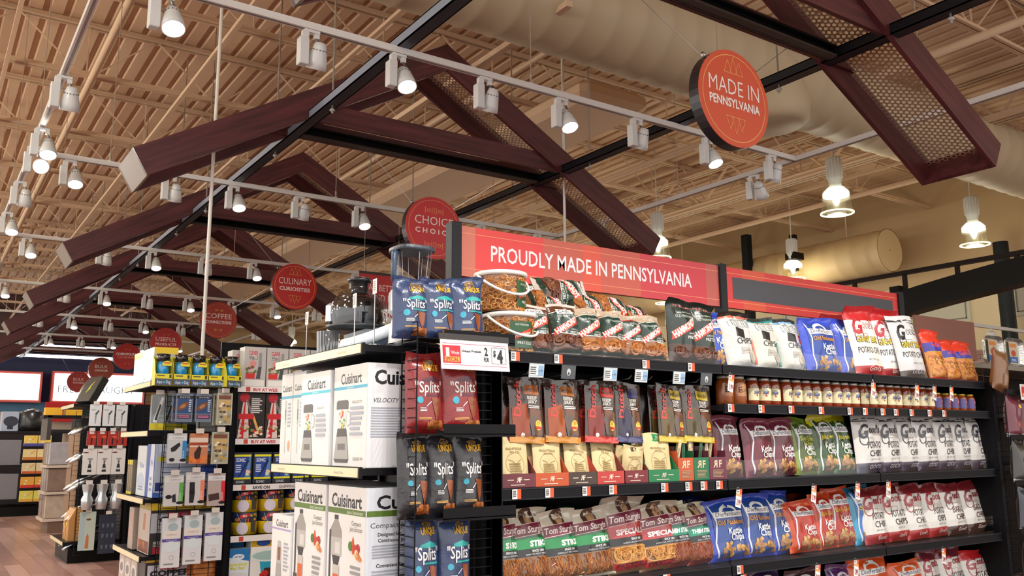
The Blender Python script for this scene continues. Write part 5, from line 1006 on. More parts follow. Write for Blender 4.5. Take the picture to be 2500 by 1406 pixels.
m = MB(); art(m, flat((.02, -.006, 0), (1, 0, 0), (0, 0, 1), (0, -1, 0)), .56, .4, [('t', 'EAT BETTER', .1, .52, .22, '#e8ccc8', {'fit': .8, 'b': .01}), ('t', 'SPEND LESS', .1, .22, .22, '#e8ccc8', {'fit': .8, 'b': .01}), ('t', 'weis', .5, -.25, .24, '#c02226', {'b': .03})]); m.build('lettering', PAPER, r)
for x in (-.2, .25): MB().tube([(x, 0, .43), (x, 0, 1.2)], .003, '#cccccc', 4).build('hanger_wire', STEEL, r)
# ================================================================ right end of the foreground shelving
W2 = thing('wire_rack', 'wire rack of pretzel bags on the right end of the foreground shelving', 'wire rack', (0, 0, 0))
grid_panel((5.46, 2.7, .55), (0, 1, 0), (0, 0, 1), .1, 1.35, 1, 40, 'wire_side', W2); grid_panel((5.46, 2.8, .55), (1, 0, 0), (0, 0, 1), .42, 1.35, 4, 40, 'wire_back', W2)
MB().box((5.44, 2.76, Z0), (5.47, 2.8, 1.95), BLK).build('upright', DARKM, W2)
for z in (1.905, 1.63, 1.36, 1.08): MB().box((5.465, 2.69, z-.03), (5.88, 2.695, z), BLK).build('tray', DARKM, W2)
for k, (x, z, col, lb) in enumerate(((5.44, 1.89, '#7a5230', 'bronze brown bag leaning at the right end of the top shelf'), (5.56, 1.61, '#6c2438', 'plum red pretzel bag with yellow dot, left on the right rack'), (5.73, 1.61, '#6c2438', 'plum red pretzel bag with yellow dot, right on the right rack'), (5.58, 1.34, '#34302a', 'dark bag with orange patch on the right rack'), (5.72, 1.34, '#3c3a36', 'dark grey bag beside it on the right rack'), (5.6, 1.05, '#2c3040', 'dark blue pretzel bag on the right rack'), (5.6, .76, '#2c3040', 'dark blue pretzel bag low on the right rack'))):
    bag('pretzel_bag', lb, 'snack bag', (x, 2.72, z), .16, .26, .08, [] if k == 0 else ([('e', .3, .75, .16, .16, '#e8b43c'), ('e', .1, .3, .4, .3, '#a8503c')] if k < 3 else [('e', .2, .5, .5, .6, ('#c4482c', '#8a8478', '#4a5c7c', '#4a5c7c')[k-3])]), [(0, 1, col), (0, .08, '#c4c8d4')] if k else [(0, 1, col)], seed=500+k, ry=.25 if k == 0 else .1, group='bags on the right rack')
o = thing('price_sign', 'white price sign with red square at the right edge', 'sign', (5.74, 2.66, 1.84))
MB().box((-.16, 0, 0), (.16, .003, .095), '#eeeaea').build('card', PAPER, o); m = MB(); art(m, flat((0, 0, 0), (1, 0, 0), (0, 0, 1), (0, -1, 0)), .32, .095, [('r', -.93, -.6, .2, .85, '#c8242c'), ('r', -.9, -.63, .25, .42, '#f0a84a'), ('lines', -.5, -.1, .5, .62, 1, '#aa6666'), ('t', '2', .1, .4, .4, '#1d1d1f', {'b': .03}), ('r', -.93, .9, .9, .92, '#c03a5a')]); m.build('lettering', PAPER, o)
B2 = thing('shelving_unit', 'low grey shelving beyond the right end, topped by foil pans', 'shelf unit', (0, 0, 0))
for z in (2.19, 1.8, 1.4): MB().box((6.6, 3.55, z-.035), (8.6, 4.0, z), '#8a8478' if z > 2 else BLK).build('shelf', DARKM, B2)
MB().box((6.6, 3.98, Z0), (8.6, 4.0, 2.15), '#17171a').build('back_panel', DARKM, B2); MB().box((6.58, 3.55, Z0), (6.6, 4.0, 2.18), '#17171a').build('side_panel', DARKM, B2)
for k in range(4):
    t = thing('foil_pan', f'upright foil baking pan with blue label, {ORD[k]}', 'foil pan', (7.21+.33*k, 3.6, 2.19), group='foil baking pans standing upright'); m = MB(); w, h = .15, .245
    V = []; Fs = []
    for s_, y in ((1., 0.), (1., .004), (.86, .035), (.84, .035)):
        for a in range(24): tt = a*math.pi/12; V.append((w*s_*abs(math.cos(tt))**.35*(1 if math.cos(tt) > 0 else -1), y if y > 0 else 0, h/2+h/2*s_*abs(math.sin(tt))**.35*(1 if math.sin(tt) > 0 else -1)))
    for i in range(3):
        for a in range(24): b = (a+1) % 24; Fs.append((i*24+a, i*24+b, i*24+24+b, i*24+24+a))
    m.add(V, Fs+[tuple(range(72, 96))], '#c4c4c0'); m.build('pan', vm('crinkled_foil', .25, metal=.9, bump=.5, bscale=40, var=.05), t)
    m = MB(); art(m, flat((0, .02, .02), (1, 0, 0), (0, 0, 1), (0, -1, 0)), .13, .2, [('r', -1, 1, .05, .98, '#c9b8a0'), ('r', -1, 1, .1, .35, '#2f68b0'), ('e', 0, .5, .6, .4, '#b8502c'), ('r', -.8, .8, .75, .9, '#d8843c'), ('t', 'PANS', 0, .16, .12, WHITE)]); m.build('printed_label', PAPER, t)
m = MB().box((0, 0, 0), (.76, .02, .28), '#8a5e50'); o = m.build('brown_board', MATTE); o.location = (5.62, 3.32, 2.17); tag(o, 'plain brown board standing behind the orange snack bags', 'board')
MB().box((.4, .005, Z0-2.17), (.44, .03, 0), BLK).build('board_post', DARKM, o)
# ================================================================ second row
R2 = 6.15
E2 = endcap(2, R2, [2.02, 1.69, 1.25, .885], 'black end display of the second row with household gadget boxes', [' ', ' ', ' ', ' '])
W2b = wing(R2, Z0+.08, 1.98, 'black wire rack of hanging packs on the second row', X0=1.38, X1=1.84, dep=.05)
U2 = thing('shelving_unit', 'black second row shelving of kitchen gadget packs behind the boxed blenders', 'shelf unit', (0, 0, 0))
for x in (1.80, 3.2, 4.4, 5.44): MB().box((x, R2+.0, Z0), (x+.06, R2+.06, 2.0), '#121215').build('upright', DARKM, U2)
MB().box((1.85, R2+.42, Z0), (5.44, R2+.44, 2.35), '#0f0f11').build('back_panel', DARKM, U2); MB().box((1.85, R2+.03, Z0), (5.44, R2+.9, Z0+.14), '#141414').build('base', DARKM, U2)
for z, tx in ((2.0, ('BUY AT', 'SAVE ON')), (1.635, ('BUY AT', 'SAVE ON')), (1.32, ('SAVE ON', 'SHIPPING')), (.975, ('', 'SAVE')), (.66, ('', ''))):
    MB().box((1.86, R2+.02, z-.03), (5.44, R2+.42, z-.004), BLK).build('shelf', DARKM, U2)
    m = MB().box((1.86, R2+.008, z-.04), (5.44, R2+.018, z), '#e9e4e2'); fn = flat((1.86, R2+.008, z-.04), (1, 0, 0), (0, 0, 1), (0, -1, 0)); L = []
    for q in range(5):
        x = .06+.5*q
        L += [('r', x, x+.03, .1, .9, '#c84a3c'), ('t', tx[0]+(' WEIS' if tx[0][:3] == 'BUY' else ''), x+.14, .2, .6, '#c8202c' if tx[0][:3] == 'BUY' else '#3a3a3a', {'b': .03}), ('t', tx[1], x+.33, .2, .6, '#3a3a3a')]
    art(m, fn, 2., .04, L, off=.001); m.build('price_rail', PAPER, U2)
def box2(nm, lb, cat, x0, x1, z, h, col, spec, y=R2+.03, d=.12, grp=None, side=None): carton(nm, lb, cat, x0, y, z, d and (x1-x0), d, h, col, side, spec, grp)
cut = [('r', -1, 1, 0, 1, '#b9b4b0'), ('r', -.9, .9, .02, .17, '#e4dfda'), ('t', 'CLEVER', -.2, .8, .11, '#c8323a', {'fit': .42, 'b': .03}), ('r', -.6, .22, .68, .78, '#5a5654'), ('t', 'CUTTER', -.2, .69, .1, '#e8e4e0', {'fit': .4, 'b': .02}), ('e', -.2, .58, .3, .3, '#d88a84'), ('p', [(.35, .86), (.6, .86), (.62, .5), (.3, .5)], '#8c8c8c'), ('p', [(.3, .5), (.62, .5), (.5, .2), (.1, .2)], '#45454a'), ('bits', -.8, .1, .32, .5, 14, .014, ['#8a4a2c', '#c9c0a8', '#4a7a34']), ('r', -.85, .0, .2, .33, '#cf2a24')]
for k in range(4): box2('cutter_pack', f'clear pack of kitchen cutter scissors, {ORD[k]}', 'gadget pack', 1.905+.165*k, 2.062+.165*k, 2.0, .285, '#c4c0bc', cut, grp='kitchen cutter packs')
for k in range(2): box2('cutter_pack', f'clear cutter pack behind the front ones, {ORD[k]}', 'gadget pack', 1.86+.165*k, 2.01+.165*k, 2.0, .27, '#c4c0bc', cut, y=R2+.17, grp='kitchen cutter packs')
kn = [('r', -1, 1, 0, 1, '#2a2422'), ('p', [(-.95, 0), (-.55, .95), (-.3, .95), (-.1, 0)], '#d8c4bc'), ('p', [(-.8, 0), (-.5, .8), (-.42, .8), (-.5, 0)], '#c8242c'), ('e', -.5, .9, .36, .36, '#b01c2c'), ('p', [(-.42, .85), (-.3, .86), (.28, .48), (.08, .42)], '#75706c'), ('p', [(.1, .46), (.26, .48), (.72, .1), (.55, .08)], '#d8a850'), ('r', -.9, .2, .42, .54, '#c8242c'), ('lines', .0, .8, .55, .9, 8, '#c8c4c0'), ('bits', -.9, .9, .02, .26, 24, .015, ['#e8d4c4', '#c8302c', '#6a8a44', '#e0b8a0']), ('t', 'MIRACLE', -.35, .3, .06, '#c8242c', {'fit': .4})]
for k in range(4): box2('knife_pack', f'red and black carded kitchen knife, {ORD[k]}', 'knife pack', 1.872+.205*k, 2.07+.205*k, 1.638, .315, '#4a2c2c', kn, d=.03, grp='carded kitchen knives')
yb = [('r', -1, 1, 0, 1, '#2c3038'), ('r', -.85, .85, .14, .86, '#5c88b8'), ('p', [(-.85, .14), (.2, .14), (.7, .86), (-.85, .86)], '#2a4a9c'), ('r', -.9, .9, .86, .93, '#e4e02c'), ('r', -.9, .9, .14, .2, '#e4e02c'), ('p', [(-.5, .2), (-.35, .2), (.7, .72), (.5, .78)], '#1c2c5c'), ('t', 'SONIC', -.2, .7, .13, '#e8eef4', {'fit': .5, 'b': .02}), ('lines', -.75, .0, .35, .62, 4, '#c8d8ec'), ('bits', .3, .8, .25, .5, 6, .015, ['#e8c8a8', '#d8dcc0']), ('t', 'SONIC', -.2, .02, .09, '#e8eef4', {'fit': .45})]
for k in range(5): box2('flashlight_pack', f'blue and yellow carded gadget, {ORD[k]}', 'gadget pack', 1.862+.142*k, 1.995+.142*k, 1.325, .215, '#23262c', yb, d=.04, grp='blue and yellow carded gadgets')
def drum(x, z, lb, r=.092, h=.15):
    t = thing('drum_pack', lb, 'round tub', (x, R2+.13, z), group='yellow and navy drum packs'); MB().lathe([(.001, 0), (r, 0), (r, h*.55), (r, h), (.001, h)], '#e8c81c', 26, cols=['#e8c81c', '#e8c81c', '#1c2444', '#1c2444']).build('drum_body', PAPER, t)
    fnc = lambda u, v, off: np.stack([(r+off)*np.sin(u/r), -(r+off)*np.cos(u/r), v], 1); m = MB()
    art(m, fnc, .2, h, [('p', [(-.6, .7), (.15, .82), (.1, .95), (-.5, .9)], '#c8282c'), ('t', 'BIG', -.2, .8, .1, '#f4e0d8', {'b': .03}), ('t', '40', -.75, .6, .18, '#e8842c', {'b': .04}), ('t', '11', -.05, .55, .18, '#e8642c', {'b': .04}), ('e', -.35, .28, .4, .4, '#d8d0e0'), ('p', [(.25, .1), (.65, .1), (.75, .75), (.2, .7)], '#4a4438'), ('bits', .2, .8, .6, .95, 10, .012, ['#c9a43c', '#8a8a3c']), ('l', [(-.75, .95), (-.35, .4)], .003, '#b8c4d8')], .014, off=.001); m.build('printed_label', PAPER, t)
for q in range(2):
    for k in range(4): drum(1.985+.19*k, .978+.152*q, f'yellow and navy drum pack, {("lower", "upper")[q]} tier, {ORD[k]}')
mop = [('r', -1, 1, 0, 1, '#dfe8ee'), ('p', [(-1, .78), (1, .62), (1, 1), (-1, 1)], '#2878b8'), ('e', .1, .76, .5, .24, '#e8f0f4'), ('t', 'EASY MOP', .1, .74, .06, '#2878b8', {'fit': .34, 'b': .03}), ('t', 'Replacement', .05, .5, .11, '#d8d42c', {'fit': .8, 'b': .03}), ('t', 'Mop Head', .05, .39, .11, '#d8d42c', {'fit': .6, 'b': .03}), ('e', -.1, .2, 1.1, .3, '#d8dcdc')]
for k in range(2): box2('mop_head_box', f'white and blue mop head box, {("front", "rear")[k]} one', 'box', 1.84, 2.005, .663+.0*k, .225+.03*k, '#dfe8ee', mop, y=R2+.03+.13*k, grp='mop head boxes')
box2('mop_bucket_box', 'white box picturing a teal spin mop bucket', 'box', 2.015, 2.3, .663, .28, '#ece9e4', [('r', -1, 1, .82, 1, '#dcb424'), ('e', -.4, .91, .35, .16, '#2858a8'), ('p', [(-.45, .1), (.35, .1), (.55, .6), (-.6, .6)], '#2ba4c0'), ('e', -.05, .6, 1.15, .3, '#e0eae8'), ('e', -.05, .6, .9, .22, '#a8c8c0'), ('p', [(-.5, .0), (.3, .0), (.2, .3), (-.3, .3)], '#4a2420'), ('bits', -.6, -.2, .12, .22, 4, .02, ['#c8302c'])])
# second row wing packs
def pack(nm, lb, cat, x, z, w, h, col, spec, y=R2-.03, d=.03, grp=None, lean=0., tagc='#d8d0c8'):
    t = thing(nm, lb, cat, (x, y, z), group=grp); t.rotation_euler = (lean, 0, 0)
    MB().bevbox((-w/2, -d/2, 0), (w/2, d/2, h), col, .003).build('pack_body', vm('blister_pack', .18, coat=.8, var=.03), t)
    m = MB(); art(m, flat((0, -d/2, 0), (1, 0, 0), (0, 0, 1), (0, -1, 0)), w, h, spec, off=.0006); m.build('printed_label', PAPER, t)
    m = MB().tube([(0, d, h-.008), (0, -d*.8, h+.004)], .002, '#999999', 5).box((-.026, -d*.8-.002, h+.0), (.026, -d*.8, h+.032), tagc); m.build('hook_tag', PAPER, t); return t
p1s = [('r', -1, 1, 0, 1, '#6f7c90'), ('r', -.9, .9, .3, .82, '#2c4a78'), ('e', -.2, .55, .8, .35, '#7a4a34', .6), ('e', -.2, .55, .4, .2, '#b07848', .6), ('r', -1, 1, .82, .92, '#23262c'), ('lines', .5, .85, .35, .8, 6, '#c8d0d8'), ('r', -.8, .8, .12, .26, '#2a2030'), ('t', 'INVISI', 0, .84, .06, '#c8c8cc', {'fit': .6}), ('lines', -.7, .7, .14, .24, 2, '#d87aa8')]
gold = [('r', -1, 1, 0, 1, '#a8a48c'), ('r', -.8, .8, .8, .92, '#7a4a38'), ('r', -.8, .8, .45, .78, '#c9a870'), ('bits', -.8, .8, .1, .7, 22, .014, ['#e8e4d4', '#5c5448', '#c8a04c', '#8c8874']), ('l', [(-.9, .03), (.9, .03), (.9, .97), (-.9, .97), (-.9, .03)], .003, '#d8dcd4')]
for k, (x, s_, c_, lb) in enumerate(((1.49, p1s, '#8f98a8', 'blue carded pack at upper left of the gadget rack'), (1.615, p1s, '#8f98a8', 'blue carded pack at upper middle of the gadget rack'), (1.755, gold, '#b8b8a8', 'gold tinted clear pack at upper right of the gadget rack'))):
    for q in range(2): pack('carded_pack', lb+(', behind' if q else ''), 'hanging pack', x-.012*q, 1.745-.02*(k == 2), .105, .19+.03*(k == 2), c_, s_, y=R2-.03-.0+.035*q if q else R2-.05, grp='upper hanging packs')
arm = lambda bg, acc, item: [('r', -1, 1, 0, 1, bg), ('r', -1, 1, .78, .93, '#dcdcdc'), ('t', 'COPPER FIT', .1, .81, .07, '#7a7a80', {'fit': .6}), ('r', .55, 1, .1, .75, acc), ('t', 'ELBOW', .78, .3, .06, WHITE, {'rot': 90}), ('e', .7, .1, .4, .16, '#1b1b1f')]+item
brace = [('p', [(-.7, .5), (.2, .7), (.35, .6), (-.2, .4), (-.6, .38)], '#23232b'), ('e', -.5, .12, .3, .2, '#1d1d22')]
knee = [('p', [(-.55, .08), (-.1, .08), (0, .35), (-.05, .7), (-.6, .7), (-.5, .35)], '#26262e'), ('e', -.3, .4, .3, .2, '#101014')]
kid = [('e', -.5, .3, .35, .22, '#1d1d22'), ('p', [(-.1, .12), (.3, .12), (.2, .4), (-.15, .35)], '#2a2a30')]
rows = (((1.455, 1.475, .12, .195, arm('#c9ccd0', '#2f86c4', brace), '#b8bcc4', 'white and blue elbow sleeve pack, middle row left'), (1.595, 1.47, .118, .2, [('r', -1, 1, 0, 1, '#c9825c'), ('r', -1, 1, .55, .85, '#e4d4c4'), ('r', -1, 1, .6, .7, '#a8452c'), ('p', [(-.4, .1), (.1, .1), (.3, .5), (.0, .6), (-.5, .35)], '#3a241c'), ('bits', -.9, .9, .02, .2, 8, .02, ['#d8602c', '#e8843c'])], '#c47848', 'orange compression glove pack, middle row centre'), (1.735, 1.465, .115, .215, gold, '#5a5048', 'brown and gold clear pack, middle row right')),
        ((1.45, 1.2, .12, .2, arm('#d0d0d0', '#5fae4c', kid), '#b8c4b4', 'white and green knee sleeve pack, third row left'), (1.585, 1.2, .122, .215, arm('#cfcccc', '#e88a6c', knee), '#c4b8b4', 'white and coral knee sleeve pack, third row centre'), (1.725, 1.19, .115, .215, arm('#b8a8a4', '#d8303c', [('p', [(-.9, .35), (.3, .4), (.4, .2), (-.8, .15)], '#4a3430')]), '#a8989c', 'pink and red back brace pack, third row right')))
for r_ in rows:
    for x, z, w, h, sp_, c_, lb in r_: pack('sleeve_pack', lb, 'hanging pack', x, z, w, h, c_, sp_, y=R2-.06, d=.035, grp='middle hanging packs')
sock = [('r', -1, 1, 0, 1, '#d9d9dc'), ('e', 0, .82, .8, .75, '#cdd8dc'), ('e', .1, .82, .55, .45, '#a8b8bc'), ('r', -.8, .8, .6, .74, '#e4dcd4'), ('t', 'COPPER FIT', 0, .64, .045, '#a08c88', {'fit': .6}), ('r', -1, 1, .52, .58, '#5a4a9c'), ('t', 'ANKLE SOCKS', 0, .535, .03, '#d8d0ec', {'fit': .6}), ('e', 0, .42, .85, .6, '#d4dfe2'), ('ring', .1, .2, .25, .0015, '#666666'), ('lines', -.7, .7, .05, .1, 1, '#888888')]
for k in range(3): pack('sock_pack', f'white and purple sock pack at the bottom of the gadget rack, {("left", "middle", "right")[k]}', 'hanging pack', 1.45+.135*k, .815+.012*k, .115, .31, '#c4c8cc', sock, y=R2-.07, d=.045, grp='sock packs')
# second row end display boxes
aq = [('r', -1, 1, 0, 1, '#4a5668'), ('r', -1, 1, .22, .38, '#dcd02c'), ('lines', -.8, .4, .28, .36, 1, '#6c6430'), ('r', .62, .88, .24, .36, '#2a2a1c'), ('t', 'Aqua', -.5, .06, .12, '#c8d4e4', {'fit': .32, 'b': .02}), ('t', 'Dog', .52, .06, .12, '#c8d4e4', {'fit': .26, 'b': .02}), ('e', .04, .1, .16, .12, '#2fb0d8')]
for k, (x, rz) in enumerate(((1.345, 0), (1.462, 0), (1.577, 0), (1.692, 0), (1.79, .25))):
    t = thing('bottle_box', f'open yellow box with a blue and black pet water bottle, {ORD[k]}', 'bottle box', (x, R2-.02-.035*(k == 4), 1.985), rz, 'pet bottle boxes on the second row'); w, d, h = .108, .1, .2
    MB().box((-w/2, -d/2, 0), (w/2, -d/2+.002, .07), '#4a5668').build('front_panel', PAPER, t)
    for s_ in (-1, 1): MB().add([(s_*w/2, -d/2, 0), (s_*w/2, d/2, 0), (s_*w/2, d/2, h), (s_*w/2, -.01, h*.82), (s_*w/2, -d/2, .07), (s_*w/2-.002, -d/2, 0), (s_*w/2-.002, d/2, 0), (s_*w/2-.002, d/2, h), (s_*w/2-.002, -.01, h*.82), (s_*w/2-.002, -d/2, .07)], [(0, 1, 2, 3, 4), (9, 8, 7, 6, 5), (4, 3, 8, 9), (3, 2, 7, 8)], '#d6cc2a').build('side_panel', PAPER, t)
    MB().box((-w/2, d/2-.002, 0), (w/2, d/2, h), '#d6cc2a').build('rear_panel', PAPER, t)
    m = MB(); art(m, flat((0, -d/2, 0), (1, 0, 0), (0, 0, 1), (0, -1, 0)), w, .2, [(q[0],)+q[1:] for q in aq if q[0] != 'r' or q[4] <= .38 or True][1:], off=.0008); m.build('printed_label', PAPER, t)
    MB().lathe([(.001, 0), (.034, 0), (.036, .055), (.04, .06), (.04, .12), (.03, .15), (.042, .155), (.046, .2), (.001, .202)], '#1a1a1c', 20, Matrix.Translation((0, 0, .01)), cols=['#17171a', '#17171a', '#1c8fc8', '#1c8fc8', '#1c8fc8', '#17171a', '#17171a', '#17171a']).build('bottle', vm('gloss_plastic', .12, coat=1, var=0), t)
    m = MB(); art(m, flat((.008, -.041, .13), (1, 0, 0), (0, 0, 1), (0, -1, 0)), .075, .05, [('e', .25, .2, .85, .62, '#d8d02c'), ('r', -.3, .8, .3, .5, '#c8602c')]); m.build('oval_sticker', PAPER, t)
cart = lambda lb, y0, y1, z, h, dx, col, fx, fy=None, x0=1.32: carton('gadget_box', lb, 'box', x0, y0, z, dx, y1-y0, h, col, fx, fy, 'boxes on the second end display')
cart('yellow topped white box at the far corner of the second top shelf', 6.3, 6.95, 2.02, .24, .16, '#d8e0ea', [('r', -1, 1, .82, 1, '#e0c020'), ('t', 'COOL', .3, .85, .1, '#d8602c'), ('e', .5, .45, .8, .5, '#4a90cc'), ('e', .5, .45, .6, .36, '#e8f0f4'), ('p', [(-.6, .05), (.1, .05), (.3, .8), (-.7, .8)], '#eef2f4'), ('t', 'Multi', .3, .1, .16, '#e8f4f4', {'b': .02})], [('r', -1, 1, .82, 1, '#e0c020'), ('r', -1, 1, 0, .82, '#a8b0a8')])
for k in range(4): pack('gadget_card', f'clear pack with grey handled tool on the second end display, {ORD[k]}', 'hanging pack', 1.36+.09*k, 1.69, .1, .24, '#98a0a4', [('r', -1, 1, .02, .2, '#d8c82c' if k < 3 else '#22201c'), ('p', [(-.7, .25), (-.2, .2), (.6, .9), (.3, .95)], '#e8ecec' if k < 2 else '#7aa8c8'), ('p', [(-.5, .3), (-.2, .28), (.3, .7), (.1, .75)], '#3c4448')], y=R2+.1+.08*k, d=.03, grp='clear tool packs')
MP = [('r', -1, 1, 0, 1, '#3a5eb0'), ('p', [(-1, .1), (.3, 0), (1, .35), (1, 1), (-1, 1)], '#b8c4dc'), ('t', 'My', -.45, .84, .1, '#1c2c78', {'b': .03, 'sh': .2}), ('t', 'P', .2, .8, .2, '#1c2c78', {'b': .04, 'sh': .2}), ('r', -.9, .2, .68, .76, '#d8d43c'), ('p', [(.3, .4), (.95, .4), (.95, .62), (.5, .64)], '#2a4aa0'), ('e', .55, .7, .4, .18, '#9c6a4c'), ('r', -.95, .95, .12, .28, '#1c2c78'), ('e', .2, .2, 1.0, .12, '#c8d8ec'), ('lines', -.8, .8, .02, .1, 3, '#c8d4ec')]
cart('tall blue and white pillow box on the second end display', 6.2, 6.42, 1.25, .35, .42, '#3a5eb0', [('r', -1, 1, 0, 1, '#d0d8e4'), ('p', [(-1, .0), (-.3, 0), (0, 1), (-1, 1)], '#3a58a8'), ('t', 'My', .4, .6, .12, '#3a5ea8', {'sh': .3}), ('lines', 0, .8, .1, .4, 3, '#8898b8')], MP, 1.345)
cart('paler side of a second pillow box behind the first', 6.44, 6.72, 1.25, .34, .42, '#c8d0dc', [('r', -1, 1, 0, 1, '#d4dade'), ('t', 'Pillow', .1, .55, .13, '#3a5ea8', {'sh': .3}), ('e', 0, .3, .8, .4, '#b8c4d8'), ('lines', -.6, .6, .1, .2, 2, '#8898b8')], None, 1.345)
for k in range(3): cart(f'narrow yellow capped gadget box beside the pillow boxes, {ORD[k]}', 6.75+.06*k, 6.8+.06*k, 1.25, .24, .2, '#6a6458', [('r', -1, 1, .86, 1, '#d8c82c'), ('r', -1, 1, 0, .08, '#d8c82c'), ('r', -.5, .5, .2, .8, '#a88a5c')])
RC = [('r', -1, 1, 0, 1, '#2a2426'), ('r', -1, 1, .86, 1, '#d8b41c'), ('t', 'Powerful, Crisp', .2, .91, .045, '#3a3014'), ('r', -1, 1, .42, .8, '#b8bcc4'), ('t', 'RED', 0, .72, .1, '#b02430', {'fit': .5, 'b': .05}), ('t', 'COPPER', 0, .62, .12, '#1c2030', {'fit': .75, 'b': .05}), ('p', [(-.5, .35), (.5, .35), (.6, .5), (-.6, .5)], '#7a2420'), ('r', -.5, .5, .26, .36, '#6a1c1c'), ('lines', -.9, .8, .12, .26, 5, '#b8b4b0'), ('p', [(-.9, .02), (.0, .02), (-.3, .16), (-.9, .14)], '#a81c2c'), ('t', '5 PC. SET', -.5, .05, .05, '#f0e0dc', {'fit': .3, 'b': .02})]
cart('dark copper bakeware box with yellow top on the second end display', 6.2, 6.55, .885, .33, .42, '#2a2426', [('r', -1, 1, 0, 1, '#b8aca4'), ('r', -1, 1, .86, 1, '#b8a02c'), ('p', [(-.2, .45), (.2, .45), (.25, .78), (-.15, .78)], '#b07450'), ('r', -.9, .9, .02, .25, '#7a4028'), ('bits', -.9, .9, .05, .24, 14, .02, ['#a85c34', '#8a4424', '#c08050'])], RC, 1.345)
cart('pinkish box edge beside the copper bakeware box', 6.6, 6.75, .885, .28, .3, '#a8988c', [('r', -.8, .8, .3, .9, '#b89890')])
for k in range(3): cart(f'white and gold boxed pan standing on the lowest second shelf, {ORD[k]}', 6.4+.2*k, 6.58+.2*k, .625, .24, .3, '#c8b8b0', [('r', -1, 1, .86, 1, '#b89c2c'), ('e', 0, .5, 1., .6, '#e0dcdc'), ('e', 0, .5, .6, .36, '#8a8484')])
cart('low dark box reading RED COPPER at the bottom edge', 6.19, 6.4, .625, .25, .45, '#2c2220', None, [('r', -1, 1, .86, 1, '#c8982c'), ('t', 'Tough, Ceramic Copper', 0, .9, .05, '#5c4414', {'fit': .6}), ('r', -.95, .3, .3, .78, '#c4c0cc'), ('t', 'RED', -.3, .66, .1, '#b83028', {'fit': .3, 'b': .05}), ('t', 'COPPER', -.3, .5, .16, '#1c1c24', {'fit': .58, 'b': .05}), ('e', .65, .6, .5, .45, '#b8642c'), ('e', .65, .6, .3, .28, '#d88c4c')], 1.33)
shelf_part(E2, 1.30, 1.81, R2+.03, R2+.93, .625, lip=.04, face='x', strip=' ')
# ================================================================ third row
R3 = 9.53
E3 = endcap(3, R3, [2.0, .68], 'black third row end display hung with steel tongs and ladles', [' ', ' '])
W3 = wing(R3, Z0+.08, 1.98, 'black wire rack of openers and shakers on the third row', X0=1.38, X1=1.84, dep=.05)
m = MB().box((1.85, R3, Z0), (5.4, R3+.9, 2.0), '#141417'); tag(m.build('shelving_unit', DARKM), 'dark third row shelving mostly hidden behind the gadget packs', 'shelf unit')
op = [('r', -1, 1, 0, 1, '#d4d8dc'), ('p', [(-.15, .55), (.5, .75), (.6, .68), (.15, .5)], '#3c4044'), ('p', [(-.1, .5), (.2, .5), (.1, .1), (-.05, .1)], '#8a8c8e'), ('e', -.4, .75, .5, .2, '#b8bcb8')]
rd = [('r', -1, 1, 0, 1, '#a82c24'), ('r', -.5, .5, .8, 1, '#d8d4d0'), ('p', [(-.15, .1), (.2, .1), (.25, .6), (-.1, .6)], '#2a1c1c'), ('e', .5, .6, .6, .3, '#d8542c')]
ck = [('r', -1, 1, 0, 1, '#dcdad8'), ('e', -.6, .85, .4, .12, '#6c2c3c'), ('e', .05, .6, .42, .14, '#8a8c8e'), ('p', [(-.12, .55), (.2, .55), (.1, .35), (-.05, .35)], '#6a6c6e'), ('p', [(-.3, .1), (.35, .1), (.2, .4), (-.15, .4)], '#2e3034'), ('e', .02, .22, .3, .14, '#c8ccce')]
for k in range(3): pack('opener_pack', f'white bottle opener pack on the third row rack, {("left", "middle", "right")[k]}', 'hanging pack', 1.475+.12*k, 1.78, .105, .21, '#d0d4d8', op, y=R3-.05, grp='bottle opener packs')
for k in range(4): pack('lighter_pack', f'small red lighter pack on the third row rack, {ORD[k]}', 'hanging pack', 1.455+.095*k, 1.585, .082, .145, '#8c2420', rd, y=R3-.05, grp='red lighter packs')
for k in range(3): pack('corkscrew_pack', f'white corkscrew pack on the third row rack, {("left", "middle", "right")[k]}', 'hanging pack', 1.455+.13*k, 1.31, .125, .25, '#d8d6d4', ck, y=R3-.05, grp='corkscrew packs')
for k in range(3):
    t = thing('cocktail_glass', f'clear stacked cup pack on the third row rack, {("left", "middle", "right")[k]}', 'cup pack', (1.455+.13*k, R3-.08, .98), group='clear cup packs')
    MB().lathe([(.001, 0), (.05, 0), (.055, .1), (.035, .14), (.05, .2), (.055, .24)], '#c8d0d4', 16).build('clear_cups', vm('frosted_clear', .15, metal=.5, coat=1, var=.1), t); MB().box((-.03, -.06, .24), (.03, -.058, .28), '#d8d8d4').build('hook_tag', PAPER, t)
pack('skewer_card', 'pale blue card with amber bottle picture on the third row rack', 'hanging pack', 1.475, .6, .14, .36, '#c9d0c0', [('r', -1, 1, 0, 1, '#b8c4b8'), ('r', -1, -.3, 0, 1, '#a8bcc0'), ('e', .1, .8, .3, .14, '#6c4a34'), ('p', [(-.2, .05), (.3, .05), (.25, .35), (.1, .45), (-.1, .35)], '#b8744c')], y=R3-.08, grp=None)
pack('glass_charm_card', 'dark navy card of small glasses on the third row rack', 'hanging pack', 1.655, .56, .15, .37, '#262c38', [('r', -1, 1, 0, 1, '#2a3040')]+[('p', [(x-.1, y), (x+.1, y), (x+.14, y+.1), (x-.14, y+.1)], '#59616c') for x in (-.55, 0, .55) for y in (.12, .4, .66)], y=R3-.08, grp=None)
m = MB()
